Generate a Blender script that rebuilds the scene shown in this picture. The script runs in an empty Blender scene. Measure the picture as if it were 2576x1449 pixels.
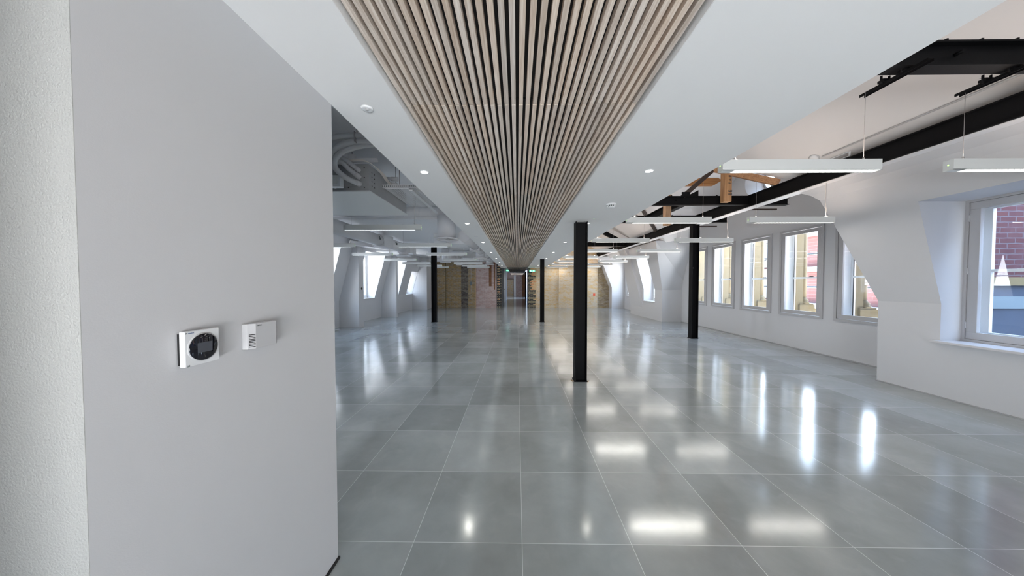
import bpy, math, random
from mathutils import Vector, Matrix
random.seed(7)
PI = math.pi
scene = bpy.context.scene
C = scene.collection

# ------------------------------------------------------------------ camera, world, exposure
cam = bpy.data.cameras.new('camera')
cam.sensor_width = 36.0
cam.lens = 725.4 / 2576 * 36.0
cam.shift_x = -2.9 / 2576
cam.shift_y = 5.8 / 2576
cam.clip_start = 0.02
cam.clip_end = 300
camo = bpy.data.objects.new('camera', cam)
C.objects.link(camo)
camo.location = (0, 0, 1.4317)
camo.rotation_euler = (math.radians(90 - 1.386), 0, math.radians(0.765))
scene.camera = camo

world = bpy.data.worlds.new('world')
scene.world = world
world.use_nodes = True
wn = world.node_tree
wn.nodes.clear()
wo = wn.nodes.new('ShaderNodeOutputWorld')
wb = wn.nodes.new('ShaderNodeBackground')
wg = wn.nodes.new('ShaderNodeTexCoord')
ws = wn.nodes.new('ShaderNodeSeparateXYZ')
wr = wn.nodes.new('ShaderNodeValToRGB')
wr.color_ramp.elements[0].position = 0.42
wr.color_ramp.elements[0].color = (1.8, 1.8, 1.8, 1)
wr.color_ramp.elements[1].position = 0.85
wr.color_ramp.elements[1].color = (0.45, 0.66, 1.0, 1)
e_ = wr.color_ramp.elements.new(0.55)
e_.color = (0.82, 0.91, 1.0, 1)
wm = wn.nodes.new('ShaderNodeMath')
wm.operation = 'MULTIPLY_ADD'
wm.inputs[1].default_value = 0.5
wm.inputs[2].default_value = 0.5
wn.links.new(wg.outputs['Generated'], ws.inputs[0])
wn.links.new(ws.outputs['Z'], wm.inputs[0])
wn.links.new(wm.outputs[0], wr.inputs[0])
wn.links.new(wr.outputs[0], wb.inputs[0])
wn.links.new(wb.outputs[0], wo.inputs[0])
wb.inputs['Strength'].default_value = 7.5

vs = scene.view_settings
vs.view_transform = 'Standard'
vs.look = 'None'
vs.gamma = 1.0
vs.use_curve_mapping = False
vs.exposure = 0.92
cy = scene.cycles
cy.max_bounces = 10
cy.diffuse_bounces = 7
cy.glossy_bounces = 6
cy.transparent_max_bounces = 24
cy.sample_clamp_indirect = 6.0
cy.use_denoising = True

PORTALS = []
def portal(name, loc, rot, sx, sy):
    l = bpy.data.lights.new(name, 'AREA')
    l.shape = 'RECTANGLE'
    l.size = sx
    l.size_y = sy
    l.cycles.is_portal = True
    o = bpy.data.objects.new(name, l)
    o.location = loc
    o.rotation_euler = rot
    C.objects.link(o)
    return o
# daylight portals: rear and corridor openings added for light, and the windows of both sides
portal('daylight_portal', (.5, -3.1, .6), (PI / 2, 0, 0), 2.6, 1.2)
portal('daylight_portal', (1.1, 27.9, 1.4), (0, PI / 2, 0), 2.2, 1.4)
for (y_, w_, zc_, h_) in ((5.145, .96, 1.67, 1.9), (6.32, .96, 1.67, 1.9), (7.49, .96, 1.67, 1.9), (8.67, .96, 1.67, 1.9), (9.85, .96, 1.67, 1.9),
                          (3.06, 1.2, 1.58, 1.7), (11.9, 1.0, 1.6, 1.8), (15.0, 1.3, 1.6, 1.8)):
    portal('daylight_portal', (6.5, y_, zc_), (0, PI / 2, 0), h_, w_)
for (y_, w_, zc_, h_) in ((7.95, 1.3, 1.7, 1.7), (10.8, 1.5, 1.7, 1.7), (13.3, 1.2, 1.7, 1.7), (15.27, .9, 1.45, 1.2)):
    portal('daylight_portal', (-6.35, y_, zc_), (0, -PI / 2, 0), h_, w_)

# ------------------------------------------------------------------ materials
def newmat(name):
    m = bpy.data.materials.new(name)
    m.use_nodes = True
    nt = m.node_tree
    return m, nt, nt.nodes['Principled BSDF']
def N(nt, t, **kw):
    n = nt.nodes.new(t)
    for k, v in kw.items():
        if k.startswith('i_'):
            n.inputs[int(k[2:])].default_value = v
        else:
            setattr(n, k, v)
    return n
def L(nt, a, b):
    nt.links.new(a, b)
def plain(name, col, rough=0.5, metal=0.0, bump=0.0, scale=60, var=0.0, emit=None, estr=0.0, spec=0.5):
    m, nt, b = newmat(name)
    b.inputs['Base Color'].default_value = (*col, 1)
    b.inputs['Roughness'].default_value = rough
    b.inputs['Metallic'].default_value = metal
    b.inputs['Specular IOR Level'].default_value = spec
    g = N(nt, 'ShaderNodeNewGeometry')
    no = N(nt, 'ShaderNodeTexNoise')
    no.inputs['Scale'].default_value = scale
    no.inputs['Detail'].default_value = 4
    L(nt, g.outputs['Position'], no.inputs['Vector'])
    if var > 0:
        mr = N(nt, 'ShaderNodeMapRange')
        mr.inputs['From Min'].default_value = 0.3
        mr.inputs['From Max'].default_value = 0.7
        mr.inputs['To Min'].default_value = 1 - var
        mr.inputs['To Max'].default_value = 1 + var
        L(nt, no.outputs['Fac'], mr.inputs['Value'])
        mx = N(nt, 'ShaderNodeVectorMath', operation='SCALE')
        mx.inputs[0].default_value = col
        L(nt, mr.outputs[0], mx.inputs['Scale'])
        L(nt, mx.outputs[0], b.inputs['Base Color'])
    if bump > 0:
        bp = N(nt, 'ShaderNodeBump')
        bp.inputs['Strength'].default_value = bump
        bp.inputs['Distance'].default_value = 0.0035 if bump > .8 else 0.002
        L(nt, no.outputs['Fac'], bp.inputs['Height'])
        L(nt, bp.outputs[0], b.inputs['Normal'])
    if emit:
        b.inputs['Emission Color'].default_value = (*emit, 1)
        b.inputs['Emission Strength'].default_value = estr
    return m

M = {}
M['wall'] = plain('wall_paint', (.61, .61, .62), .55, bump=.10, scale=350)
M['rough_wall'] = plain('textured_wall_paint', (.47, .475, .46), .6, bump=.85, scale=190)
M['ceil'] = plain('soffit_paint', (.86, .865, .86), .6, bump=.1, scale=300)
M['left_ceil'] = plain('ceiling_paint', (.82, .82, .83), .6)
M['roof'] = plain('roof_paint', (.76, .735, .72), .6)
M['frame'] = plain('grey_window_paint', (.46, .455, .46), .4)
M['white_wood'] = plain('white_window_paint', (.82, .84, .84), .35)
M['sill'] = plain('sill_paint', (.62, .61, .62), .4)
M['steel'] = plain('black_steel_paint', (.006, .006, .007), .55, bump=.2, scale=60, spec=.12)
M['brown_steel'] = plain('dark_brown_steel_paint', (.045, .03, .025), .5)
M['pend'] = plain('pendant_grey_white', (.72, .735, .72), .35)
M['duct'] = plain('duct_white', (.66, .655, .665), .42)
M['pipe'] = plain('pipe_lagging', (.60, .60, .61), .5)
M['fcu'] = plain('galvanised_grey', (.38, .38, .385), .45, var=.05, scale=8)
M['plastic'] = plain('white_plastic', (.78, .79, .80), .3)
M['plastic_grey'] = plain('grey_plastic', (.55, .55, .56), .35)
M['black'] = plain('black_plastic', (.006, .006, .007), .4)
M['gloss_black'] = plain('gloss_black', (.004, .004, .008), .04)
M['screen'] = plain('lcd_grey', (.07, .075, .09), .25)
M['dark'] = plain('dark_void', (.012, .011, .011), .8)
M['chrome'] = plain('bright_metal', (.75, .75, .75), .25, metal=1)
M['wire'] = plain('steel_wire', (.30, .28, .28), .4)
M['flex'] = plain('white_flex', (.75, .70, .65), .5)
M['green_led'] = plain('green_led', (.2, .8, .1), .3, emit=(.35, 1, .1), estr=3)
M['lamp'] = plain('lamp_diffuser', (.9, .9, .9), .4, emit=(1, .95, .88), estr=3.5)
M['lamp_dim'] = plain('lamp_diffuser_dimmed', (.9, .9, .9), .4, emit=(.9, .95, 1), estr=.6)
M['down'] = plain('downlight_lens', (.9, .9, .9), .4, emit=(1, .97, .9), estr=9)
M['exit'] = plain('exit_sign_green', (.05, .42, .22), .3, emit=(.12, .75, .42), estr=.75)
M['exit_white'] = plain('exit_sign_white', (.8, .9, .85), .3, emit=(.7, 1, .85), estr=.6)
M['stone'] = plain('yellow_stone', (.17, .13, .065), .75, var=.08, scale=6, bump=.3)
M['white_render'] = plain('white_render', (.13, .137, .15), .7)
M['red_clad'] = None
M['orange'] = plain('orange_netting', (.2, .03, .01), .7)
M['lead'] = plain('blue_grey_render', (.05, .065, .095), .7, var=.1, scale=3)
M['dkglass'] = plain('far_window_glass', (.04, .06, .09), .15)
M['scaf'] = plain('scaffold_tube', (.12, .125, .13), .3)
M['redtag'] = plain('orange_red_tag', (.75, .12, .06), .6)
M['navy'] = plain('navy_print', (.03, .09, .25), .5)
M['print'] = plain('grey_print', (.12, .14, .14), .5)
M['ink'] = plain('blue_black_ink', (.03, .05, .06), .7)
M['blackbrick'] = plain('black_glazed_brick', (.022, .022, .026), .5, var=.25, scale=12)
M['mortar'] = plain('pale_yellow_mortar', (.50, .43, .27), .85, var=.15, scale=20)
M['orangebrick'] = plain('orange_brick', (.52, .24, .12), .8, var=.3, scale=9)
M['buffbrick'] = plain('buff_brick', (.55, .38, .22), .8, var=.2, scale=9)
M['tan'] = plain('dusty_tan_timber', (.30, .23, .12), .7)
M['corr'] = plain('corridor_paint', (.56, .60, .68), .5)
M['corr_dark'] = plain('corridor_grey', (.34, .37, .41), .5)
M['grey_box'] = plain('grey_box', (.16, .20, .22), .5)

def glass_mat():
    m = bpy.data.materials.new('clear_glass')
    m.use_nodes = True
    nt = m.node_tree
    nt.nodes.clear()
    out = N(nt, 'ShaderNodeOutputMaterial')
    tr = N(nt, 'ShaderNodeBsdfTransparent')
    tr.inputs[0].default_value = (.985, .99, .995, 1)
    gl = N(nt, 'ShaderNodeBsdfGlossy')
    gl.inputs['Roughness'].default_value = 0.0
    mx = N(nt, 'ShaderNodeMixShader')
    lw = N(nt, 'ShaderNodeLayerWeight')
    lw.inputs[0].default_value = .5
    pw = N(nt, 'ShaderNodeMath', operation='POWER'); pw.inputs[1].default_value = 4.0
    L(nt, lw.outputs['Facing'], pw.inputs[0])
    fr = N(nt, 'ShaderNodeMath', operation='MULTIPLY_ADD'); fr.inputs[1].default_value = .45; fr.inputs[2].default_value = .03
    L(nt, pw.outputs[0], fr.inputs[0])
    L(nt, fr.outputs[0], mx.inputs[0])
    L(nt, tr.outputs[0], mx.inputs[1])
    L(nt, gl.outputs[0], mx.inputs[2])
    L(nt, mx.outputs[0], out.inputs[0])
    return m
M['glass'] = glass_mat()

def floor_mat():
    m, nt, b = newmat('grey_steel_floor_panels')
    g = N(nt, 'ShaderNodeNewGeometry')
    sp = N(nt, 'ShaderNodeSeparateXYZ')
    L(nt, g.outputs['Position'], sp.inputs[0])
    def grid(out, off):
        a = N(nt, 'ShaderNodeMath', operation='SUBTRACT'); a.inputs[1].default_value = off
        L(nt, out, a.inputs[0])
        d = N(nt, 'ShaderNodeMath', operation='DIVIDE'); d.inputs[1].default_value = 0.6
        L(nt, a.outputs[0], d.inputs[0])
        fl = N(nt, 'ShaderNodeMath', operation='FLOOR'); L(nt, d.outputs[0], fl.inputs[0])
        fr = N(nt, 'ShaderNodeMath', operation='FRACT'); L(nt, d.outputs[0], fr.inputs[0])
        s = N(nt, 'ShaderNodeMath', operation='SUBTRACT'); s.inputs[1].default_value = .5
        L(nt, fr.outputs[0], s.inputs[0])
        ab = N(nt, 'ShaderNodeMath', operation='ABSOLUTE'); L(nt, s.outputs[0], ab.inputs[0])
        gt = N(nt, 'ShaderNodeMath', operation='GREATER_THAN'); gt.inputs[1].default_value = .5 - .0016 / .6
        L(nt, ab.outputs[0], gt.inputs[0])
        return fl.outputs[0], gt.outputs[0]
    fx, gx = grid(sp.outputs['X'], .0285)
    fy, gy = grid(sp.outputs['Y'], 1.5547)
    cb = N(nt, 'ShaderNodeCombineXYZ')
    L(nt, fx, cb.inputs[0]); L(nt, fy, cb.inputs[1])
    wnz = N(nt, 'ShaderNodeTexWhiteNoise', noise_dimensions='3D')
    L(nt, cb.outputs[0], wnz.inputs['Vector'])
    mx = N(nt, 'ShaderNodeMath', operation='MAXIMUM')
    L(nt, gx, mx.inputs[0]); L(nt, gy, mx.inputs[1])
    # soft clouding and scuffs
    n1 = N(nt, 'ShaderNodeTexNoise'); n1.inputs['Scale'].default_value = 2.2; n1.inputs['Detail'].default_value = 6; n1.inputs['Roughness'].default_value = .6
    L(nt, g.outputs['Position'], n1.inputs['Vector'])
    mp = N(nt, 'ShaderNodeMapping'); mp.inputs['Scale'].default_value = (16, 120, 1); mp.inputs['Rotation'].default_value = (0, 0, .5)
    L(nt, g.outputs['Position'], mp.inputs[0])
    n2 = N(nt, 'ShaderNodeTexNoise'); n2.inputs['Scale'].default_value = 1.0; n2.inputs['Detail'].default_value = 5
    L(nt, mp.outputs[0], n2.inputs['Vector'])
    n3 = N(nt, 'ShaderNodeTexNoise'); n3.inputs['Scale'].default_value = 5.5; n3.inputs['Detail'].default_value = 8; n3.inputs['Distortion'].default_value = 1.2
    L(nt, g.outputs['Position'], n3.inputs['Vector'])
    sc = N(nt, 'ShaderNodeMapRange'); sc.inputs['From Min'].default_value = .55; sc.inputs['From Max'].default_value = .80
    L(nt, n3.outputs['Fac'], sc.inputs['Value'])
    v = N(nt, 'ShaderNodeMapRange'); v.inputs['To Min'].default_value = .82; v.inputs['To Max'].default_value = 1.14
    L(nt, wnz.outputs['Value'], v.inputs['Value'])
    v2 = N(nt, 'ShaderNodeMapRange'); v2.inputs['From Min'].default_value = .3; v2.inputs['From Max'].default_value = .7
    v2.inputs['To Min'].default_value = .86; v2.inputs['To Max'].default_value = 1.12
    L(nt, n1.outputs['Fac'], v2.inputs['Value'])
    mu = N(nt, 'ShaderNodeMath', operation='MULTIPLY'); L(nt, v.outputs[0], mu.inputs[0]); L(nt, v2.outputs[0], mu.inputs[1])
    col = N(nt, 'ShaderNodeVectorMath', operation='SCALE'); col.inputs[0].default_value = (.385, .415, .42)
    L(nt, mu.outputs[0], col.inputs['Scale'])
    m1 = N(nt, 'ShaderNodeMix', data_type='RGBA'); m1.inputs['B'].default_value = (.62, .66, .68, 1)
    scm = N(nt, 'ShaderNodeMath', operation='MULTIPLY'); scm.inputs[1].default_value = .14
    L(nt, sc.outputs[0], scm.inputs[0])
    L(nt, scm.outputs[0], m1.inputs['Factor']); L(nt, col.outputs[0], m1.inputs['A'])
    m2 = N(nt, 'ShaderNodeMix', data_type='RGBA'); m2.inputs['B'].default_value = (.80, .84, .86, 1)
    mm = N(nt, 'ShaderNodeMath', operation='MULTIPLY'); mm.inputs[1].default_value = .8; L(nt, mx.outputs[0], mm.inputs[0])
    L(nt, mm.outputs[0], m2.inputs['Factor']); L(nt, m1.outputs['Result'], m2.inputs['A'])
    L(nt, m2.outputs['Result'], b.inputs['Base Color'])
    b.inputs['Metallic'].default_value = .22
    r = N(nt, 'ShaderNodeMapRange'); r.inputs['From Min'].default_value = .3; r.inputs['From Max'].default_value = .7
    r.inputs['To Min'].default_value = .11; r.inputs['To Max'].default_value = .155
    L(nt, n2.outputs['Fac'], r.inputs['Value'])
    r3 = N(nt, 'ShaderNodeMath', operation='MULTIPLY_ADD'); r3.inputs[1].default_value = .015
    L(nt, sc.outputs[0], r3.inputs[0]); L(nt, r.outputs[0], r3.inputs[2])
    L(nt, r3.outputs[0], b.inputs['Roughness'])
    b.inputs['Specular IOR Level'].default_value = 1.0
    # each panel is dished and seated very slightly differently
    vm = N(nt, 'ShaderNodeVectorMath', operation='SUBTRACT'); vm.inputs[1].default_value = (.5, .5, .5)
    L(nt, wnz.outputs['Color'], vm.inputs[0])
    v3 = N(nt, 'ShaderNodeVectorMath', operation='MULTIPLY'); v3.inputs[1].default_value = (.003, .003, 0)
    L(nt, vm.outputs[0], v3.inputs[0])
    v4 = N(nt, 'ShaderNodeVectorMath', operation='ADD'); L(nt, g.outputs['Normal'], v4.inputs[0]); L(nt, v3.outputs[0], v4.inputs[1])
    v5 = N(nt, 'ShaderNodeVectorMath', operation='NORMALIZE'); L(nt, v4.outputs[0], v5.inputs[0])
    L(nt, v5.outputs[0], b.inputs['Normal'])
    return m
M['floor'] = floor_mat()

def wood_mat(name, ca, cb_, scale=1.0, axis='Y'):
    m, nt, b = newmat(name)
    g = N(nt, 'ShaderNodeNewGeometry')
    oi = N(nt, 'ShaderNodeObjectInfo')
    ad = N(nt, 'ShaderNodeVectorMath', operation='SCALE'); ad.inputs[0].default_value = (37, 91, 53)
    L(nt, oi.outputs['Random'], ad.inputs['Scale'])
    a2 = N(nt, 'ShaderNodeVectorMath', operation='ADD'); L(nt, g.outputs['Position'], a2.inputs[0]); L(nt, ad.outputs[0], a2.inputs[1])
    mp = N(nt, 'ShaderNodeMapping')
    s = {'Y': (60, 2.2, 60), 'Z': (40, 40, 2.2), 'X': (2.2, 40, 40)}[axis]
    mp.inputs['Scale'].default_value = tuple(q * scale for q in s)
    L(nt, a2.outputs[0], mp.inputs[0])
    n = N(nt, 'ShaderNodeTexNoise'); n.inputs['Scale'].default_value = 1.6; n.inputs['Detail'].default_value = 6; n.inputs['Distortion'].default_value = 1.6
    L(nt, mp.outputs[0], n.inputs['Vector'])
    cr = N(nt, 'ShaderNodeValToRGB')
    cr.color_ramp.elements[0].position = .32; cr.color_ramp.elements[0].color = (*ca, 1)
    cr.color_ramp.elements[1].position = .68; cr.color_ramp.elements[1].color = (*cb_, 1)
    L(nt, n.outputs['Fac'], cr.inputs[0])
    hs = N(nt, 'ShaderNodeHueSaturation')
    sv = N(nt, 'ShaderNodeMapRange'); sv.inputs['To Min'].default_value = .86; sv.inputs['To Max'].default_value = 1.12
    L(nt, oi.outputs['Random'], sv.inputs['Value']); L(nt, sv.outputs[0], hs.inputs['Value'])
    ss = N(nt, 'ShaderNodeMath', operation='MULTIPLY'); ss.inputs[1].default_value = 17.3
    L(nt, oi.outputs['Random'], ss.inputs[0])
    sf = N(nt, 'ShaderNodeMath', operation='FRACT'); L(nt, ss.outputs[0], sf.inputs[0])
    s2 = N(nt, 'ShaderNodeMapRange'); s2.inputs['To Min'].default_value = .75; s2.inputs['To Max'].default_value = 1.15
    L(nt, sf.outputs[0], s2.inputs['Value']); L(nt, s2.outputs[0], hs.inputs['Saturation'])
    L(nt, cr.outputs[0], hs.inputs['Color']); L(nt, hs.outputs[0], b.inputs['Base Color'])
    b.inputs['Roughness'].default_value = .6
    return m
M['slat'] = wood_mat('limed_oak', (.56, .44, .345), (.78, .69, .60))
M['timber'] = wood_mat('old_timber', (.38, .18, .07), (.60, .34, .15), .5, 'Z')
M['timber_x'] = wood_mat('old_timber_raking', (.32, .14, .06), (.50, .27, .12), .5, 'X')

def brick_mat(name, c1, c2, mort, plane='XZ', bw=.225, bh=.075, patch=None, dark=None, ms=.007, washout=0.0):
    m, nt, b = newmat(name)
    g = N(nt, 'ShaderNodeNewGeometry')
    sp = N(nt, 'ShaderNodeSeparateXYZ'); L(nt, g.outputs['Position'], sp.inputs[0])
    cb = N(nt, 'ShaderNodeCombineXYZ')
    L(nt, sp.outputs[plane[0]], cb.inputs[0]); L(nt, sp.outputs[plane[1]], cb.inputs[1])
    br = N(nt, 'ShaderNodeTexBrick')
    br.inputs['Scale'].default_value = 1.0
    br.inputs['Brick Width'].default_value = bw
    br.inputs['Row Height'].default_value = bh
    br.inputs['Mortar Size'].default_value = ms
    br.inputs['Color1'].default_value = (*c1, 1); br.inputs['Color2'].default_value = (*c2, 1); br.inputs['Mortar'].default_value = (*mort, 1)
    nw = N(nt, 'ShaderNodeTexNoise'); nw.inputs['Scale'].default_value = 9; nw.inputs['Detail'].default_value = 3
    L(nt, g.outputs['Position'], nw.inputs['Vector'])
    dv = N(nt, 'ShaderNodeVectorMath', operation='MULTIPLY_ADD'); dv.inputs[1].default_value = (.02, .02, 0)
    L(nt, nw.outputs['Color'], dv.inputs[0]); L(nt, cb.outputs[0], dv.inputs[2])
    L(nt, dv.outputs[0], br.inputs['Vector'])
    last = br.outputs['Color']
    def lay(prev, colr, scale, lo, hi, amt, seed=0, stretch=(1, 1, 1)):
        mp = N(nt, 'ShaderNodeMapping'); mp.inputs['Location'].default_value = (seed, seed * 2, seed * 3); mp.inputs['Scale'].default_value = stretch
        L(nt, g.outputs['Position'], mp.inputs[0])
        n = N(nt, 'ShaderNodeTexNoise'); n.inputs['Scale'].default_value = scale; n.inputs['Detail'].default_value = 5; n.inputs['Roughness'].default_value = .65
        L(nt, mp.outputs[0], n.inputs['Vector'])
        mr = N(nt, 'ShaderNodeMapRange'); mr.inputs['From Min'].default_value = lo; mr.inputs['From Max'].default_value = hi; mr.inputs['To Max'].default_value = amt
        L(nt, n.outputs['Fac'], mr.inputs['Value'])
        x = N(nt, 'ShaderNodeMix', data_type='RGBA'); x.inputs['B'].default_value = (*colr, 1)
        L(nt, mr.outputs[0], x.inputs['Factor']); L(nt, prev, x.inputs['A'])
        return x.outputs['Result']
    if patch: last = lay(last, patch, 3.2, .45, .62, .75, 3, (1, 1, 2.2))
    if dark: last = lay(last, dark, 7.0, .55, .68, .8, 9, (1, 1, 2.5))
    if washout: last = lay(last, (.60, .56, .50), 5.0, .42, .66, washout, 15, (1, 1, 2))
    L(nt, last, b.inputs['Base Color'])
    b.inputs['Roughness'].default_value = .85
    bp = N(nt, 'ShaderNodeBump'); bp.inputs['Strength'].default_value = .6; bp.inputs['Distance'].default_value = .01
    iv = N(nt, 'ShaderNodeMath', operation='SUBTRACT'); iv.inputs[0].default_value = 1; L(nt, br.outputs['Fac'], iv.inputs[1])
    L(nt, iv.outputs[0], bp.inputs['Height']); L(nt, bp.outputs[0], b.inputs['Normal'])
    return m
M['brick_yellow'] = brick_mat('yellow_stock_brick', (.36, .23, .085), (.24, .18, .11), (.36, .33, .27), patch=(.44, .28, .09), dark=(.13, .10, .075), washout=.3, ms=.010)
M['brick_soot'] = brick_mat('sooty_brick', (.12, .10, .08), (.22, .19, .15), (.30, .28, .26), patch=(.05, .045, .05), dark=(.03, .03, .03))
M['brick_pink'] = brick_mat('whitewashed_pink_brick', (.50, .36, .33), (.58, .46, .44), (.36, .27, .25), patch=(.62, .54, .54), dark=(.40, .20, .15))
M['brick_pale'] = brick_mat('pale_buff_brick', (.56, .42, .24), (.62, .50, .33), (.62, .57, .48), patch=(.64, .42, .15), dark=(.42, .28, .13), washout=.85, ms=.010)
M['brick_dark'] = brick_mat('dark_buff_brick', (.30, .22, .13), (.24, .18, .11), (.28, .25, .2), patch=(.38, .28, .13), dark=(.10, .08, .06), washout=.5)
M['brick_scar'] = brick_mat('brown_brick_scar', (.23, .095, .045), (.17, .08, .045), (.22, .14, .1), patch=(.28, .13, .05))
M['brick_red'] = brick_mat('red_brick', (.085, .024, .024), (.07, .022, .026), (.10, .075, .085), patch=(.085, .036, .042), ms=.009, bh=.078)
M['red_clad'] = brick_mat('red_cladding', (.085, .030, .027), (.08, .028, .026), (.10, .05, .047), plane='YZ', bw=2.2, bh=.28, ms=.03)

# ------------------------------------------------------------------ mesh helpers
class MB:
    def __init__(s): s.v = []; s.f = []; s.sm = []
    def add(s, vs, fs, smooth=False):
        o = len(s.v); s.v += [tuple(p) for p in vs]
        for f in fs: s.f.append([i + o for i in f]); s.sm.append(smooth)
        return s
    def box(s, x0, x1, y0, y1, z0, z1):
        v = [(x0, y0, z0), (x1, y0, z0), (x1, y1, z0), (x0, y1, z0), (x0, y0, z1), (x1, y0, z1), (x1, y1, z1), (x0, y1, z1)]
        return s.add(v, [(0, 3, 2, 1), (4, 5, 6, 7), (0, 1, 5, 4), (1, 2, 6, 5), (2, 3, 7, 6), (3, 0, 4, 7)])
    def loft(s, A, B, smooth=False):
        n = len(A)
        fs = [list(range(n))[::-1], [n + i for i in range(n)]]
        o = len(s.v); s.v += [tuple(p) for p in A] + [tuple(p) for p in B]
        for f in fs: s.f.append([i + o for i in f]); s.sm.append(False)
        for i in range(n):
            j = (i + 1) % n
            s.f.append([o + i, o + j, o + n + j, o + n + i]); s.sm.append(smooth)
        return s
    def ext_y(s, poly, y0, y1):   # poly in (x,z)
        return s.loft([(x, y0, z) for x, z in poly], [(x, y1, z) for x, z in poly])
    def ext_x(s, poly, x0, x1):   # poly in (y,z)
        return s.loft([(x0, y, z) for y, z in poly], [(x1, y, z) for y, z in poly])
    def cyl(s, p0, p1, r, n=16, r1=None):
        p0 = Vector(p0); p1 = Vector(p1); d = (p1 - p0).normalized()
        a = d.cross(Vector((0, 0, 1)))
        if a.length < 1e-4: a = Vector((1, 0, 0))
        a.normalize(); b = d.cross(a)
        r1 = r if r1 is None else r1
        A = [p0 + (a * math.cos(2 * PI * i / n) + b * math.sin(2 * PI * i / n)) * r for i in range(n)]
        B = [p1 + (a * math.cos(2 * PI * i / n) + b * math.sin(2 * PI * i / n)) * r1 for i in range(n)]
        return s.loft(A, B, True)
    def ring(s, c, ro, ri, z0, z1, n=28):  # annulus about z
        v = []
        for (r, z) in ((ro, z0), (ro, z1), (ri, z1), (ri, z0)):
            v += [(c[0] + r * math.cos(2 * PI * i / n), c[1] + r * math.sin(2 * PI * i / n), z) for i in range(n)]
        fs = []
        for k in range(4):
            for i in range(n):
                j = (i + 1) % n; k2 = (k + 1) % 4
                fs.append((k * n + i, k * n + j, k2 * n + j, k2 * n + i))
        return s.add(v, fs, True)
    def lathe(s, c, prof, n=24, axis='Z'):   # prof: (r, h)
        v = []
        for r, h in prof:
            for i in range(n):
                a = 2 * PI * i / n
                if axis == 'Z': v.append((c[0] + r * math.cos(a), c[1] + r * math.sin(a), c[2] + h))
                else: v.append((c[0] + h, c[1] + r * math.cos(a), c[2] + r * math.sin(a)))
        fs = []
        for k in range(len(prof) - 1):
            for i in range(n):
                j = (i + 1) % n
                fs.append((k * n + i, k * n + j, (k + 1) * n + j, (k + 1) * n + i))
        fs.append(list(range(n))[::-1]); fs.append([(len(prof) - 1) * n + i for i in range(n)])
        return s.add(v, fs, True)
    def tube(s, pts, r, n=12, sub=6):
        P = [Vector(p) for p in pts]
        if len(P) > 2 and sub > 1:
            Q = []
            for i in range(len(P) - 1):
                p0 = P[max(i - 1, 0)]; p1 = P[i]; p2 = P[i + 1]; p3 = P[min(i + 2, len(P) - 1)]
                for k in range(sub):
                    t = k / sub
                    Q.append(.5 * ((2 * p1) + (-p0 + p2) * t + (2 * p0 - 5 * p1 + 4 * p2 - p3) * t * t + (-p0 + 3 * p1 - 3 * p2 + p3) * t ** 3))
            Q.append(P[-1]); P = Q
        v = []; up = None
        for i, p in enumerate(P):
            d = (P[min(i + 1, len(P) - 1)] - P[max(i - 1, 0)]).normalized()
            if up is None:
                up = d.cross(Vector((0, 0, 1)))
                if up.length < 1e-3: up = Vector((1, 0, 0))
            up = (up - d * up.dot(d)).normalized()
            b = d.cross(up)
            v += [p + (up * math.cos(2 * PI * k / n) + b * math.sin(2 * PI * k / n)) * r for k in range(n)]
        fs = []
        for i in range(len(P) - 1):
            for k in range(n):
                j = (k + 1) % n
                fs.append((i * n + k, i * n + j, (i + 1) * n + j, (i + 1) * n + k))
        o = len(s.v); s.add(v, fs, True)
        s.f.append([o + k for k in range(n)][::-1]); s.sm.append(False)
        s.f.append([o + (len(P) - 1) * n + k for k in range(n)]); s.sm.append(False)
        return s
    def build(s, name, mat, parent=None, bevel=0.0):
        me = bpy.data.meshes.new(name)
        me.from_pydata(s.v, [], s.f)
        me.polygons.foreach_set('use_smooth', s.sm)
        me.materials.append(mat)
        import bmesh
        bm = bmesh.new(); bm.from_mesh(me)
        bmesh.ops.recalc_face_normals(bm, faces=bm.faces)
        bm.to_mesh(me); bm.free()
        me.update()
        o = bpy.data.objects.new(name, me)
        C.objects.link(o)
        if parent is not None: o.parent = parent
        if bevel > 0:
            md = o.modifiers.new('bevel', 'BEVEL'); md.width = bevel; md.segments = 2; md.limit_method = 'ANGLE'
        return o

def tag(o, label, cat, group=None, kind=None):
    o['label'] = label; o['category'] = cat
    if group: o['group'] = group
    if kind: o['kind'] = kind
    return o
def thing(name, label, cat, loc=(0, 0, 0), group=None, rz=0):
    o = bpy.data.objects.new(name, None)
    o.empty_display_size = .1
    C.objects.link(o)
    o.location = loc; o.rotation_euler = (0, 0, rz)
    return tag(o, label, cat, group)
def struct(name, mb, mat, parent=None, bevel=0.0, label=None):
    o = mb.build(name, mat, parent, bevel)
    if parent is None: o['kind'] = 'structure'
    if label: o['label'] = label
    return o
def copy_tree(o, parent=None):
    c = o.copy(); C.objects.link(c)
    if parent is not None: c.parent = parent
    for ch in [q for q in bpy.data.objects if q.parent == o]: copy_tree(ch, c)
    return c
def text(name, body, size, mat, parent, mw, extrude=.0006, ax='CENTER'):
    cu = bpy.data.curves.new(name, 'FONT')
    cu.body = body; cu.size = size; cu.extrude = extrude; cu.align_x = ax; cu.align_y = 'CENTER'
    cu.materials.append(mat)
    tmp = bpy.data.objects.new(name, cu); C.objects.link(tmp)
    bpy.context.view_layer.update()
    me = bpy.data.meshes.new_from_object(tmp.evaluated_get(bpy.context.evaluated_depsgraph_get()))
    bpy.data.objects.remove(tmp)
    o = bpy.data.objects.new(name, me); C.objects.link(o); o.parent = parent
    o.matrix_local = mw
    return o

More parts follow.
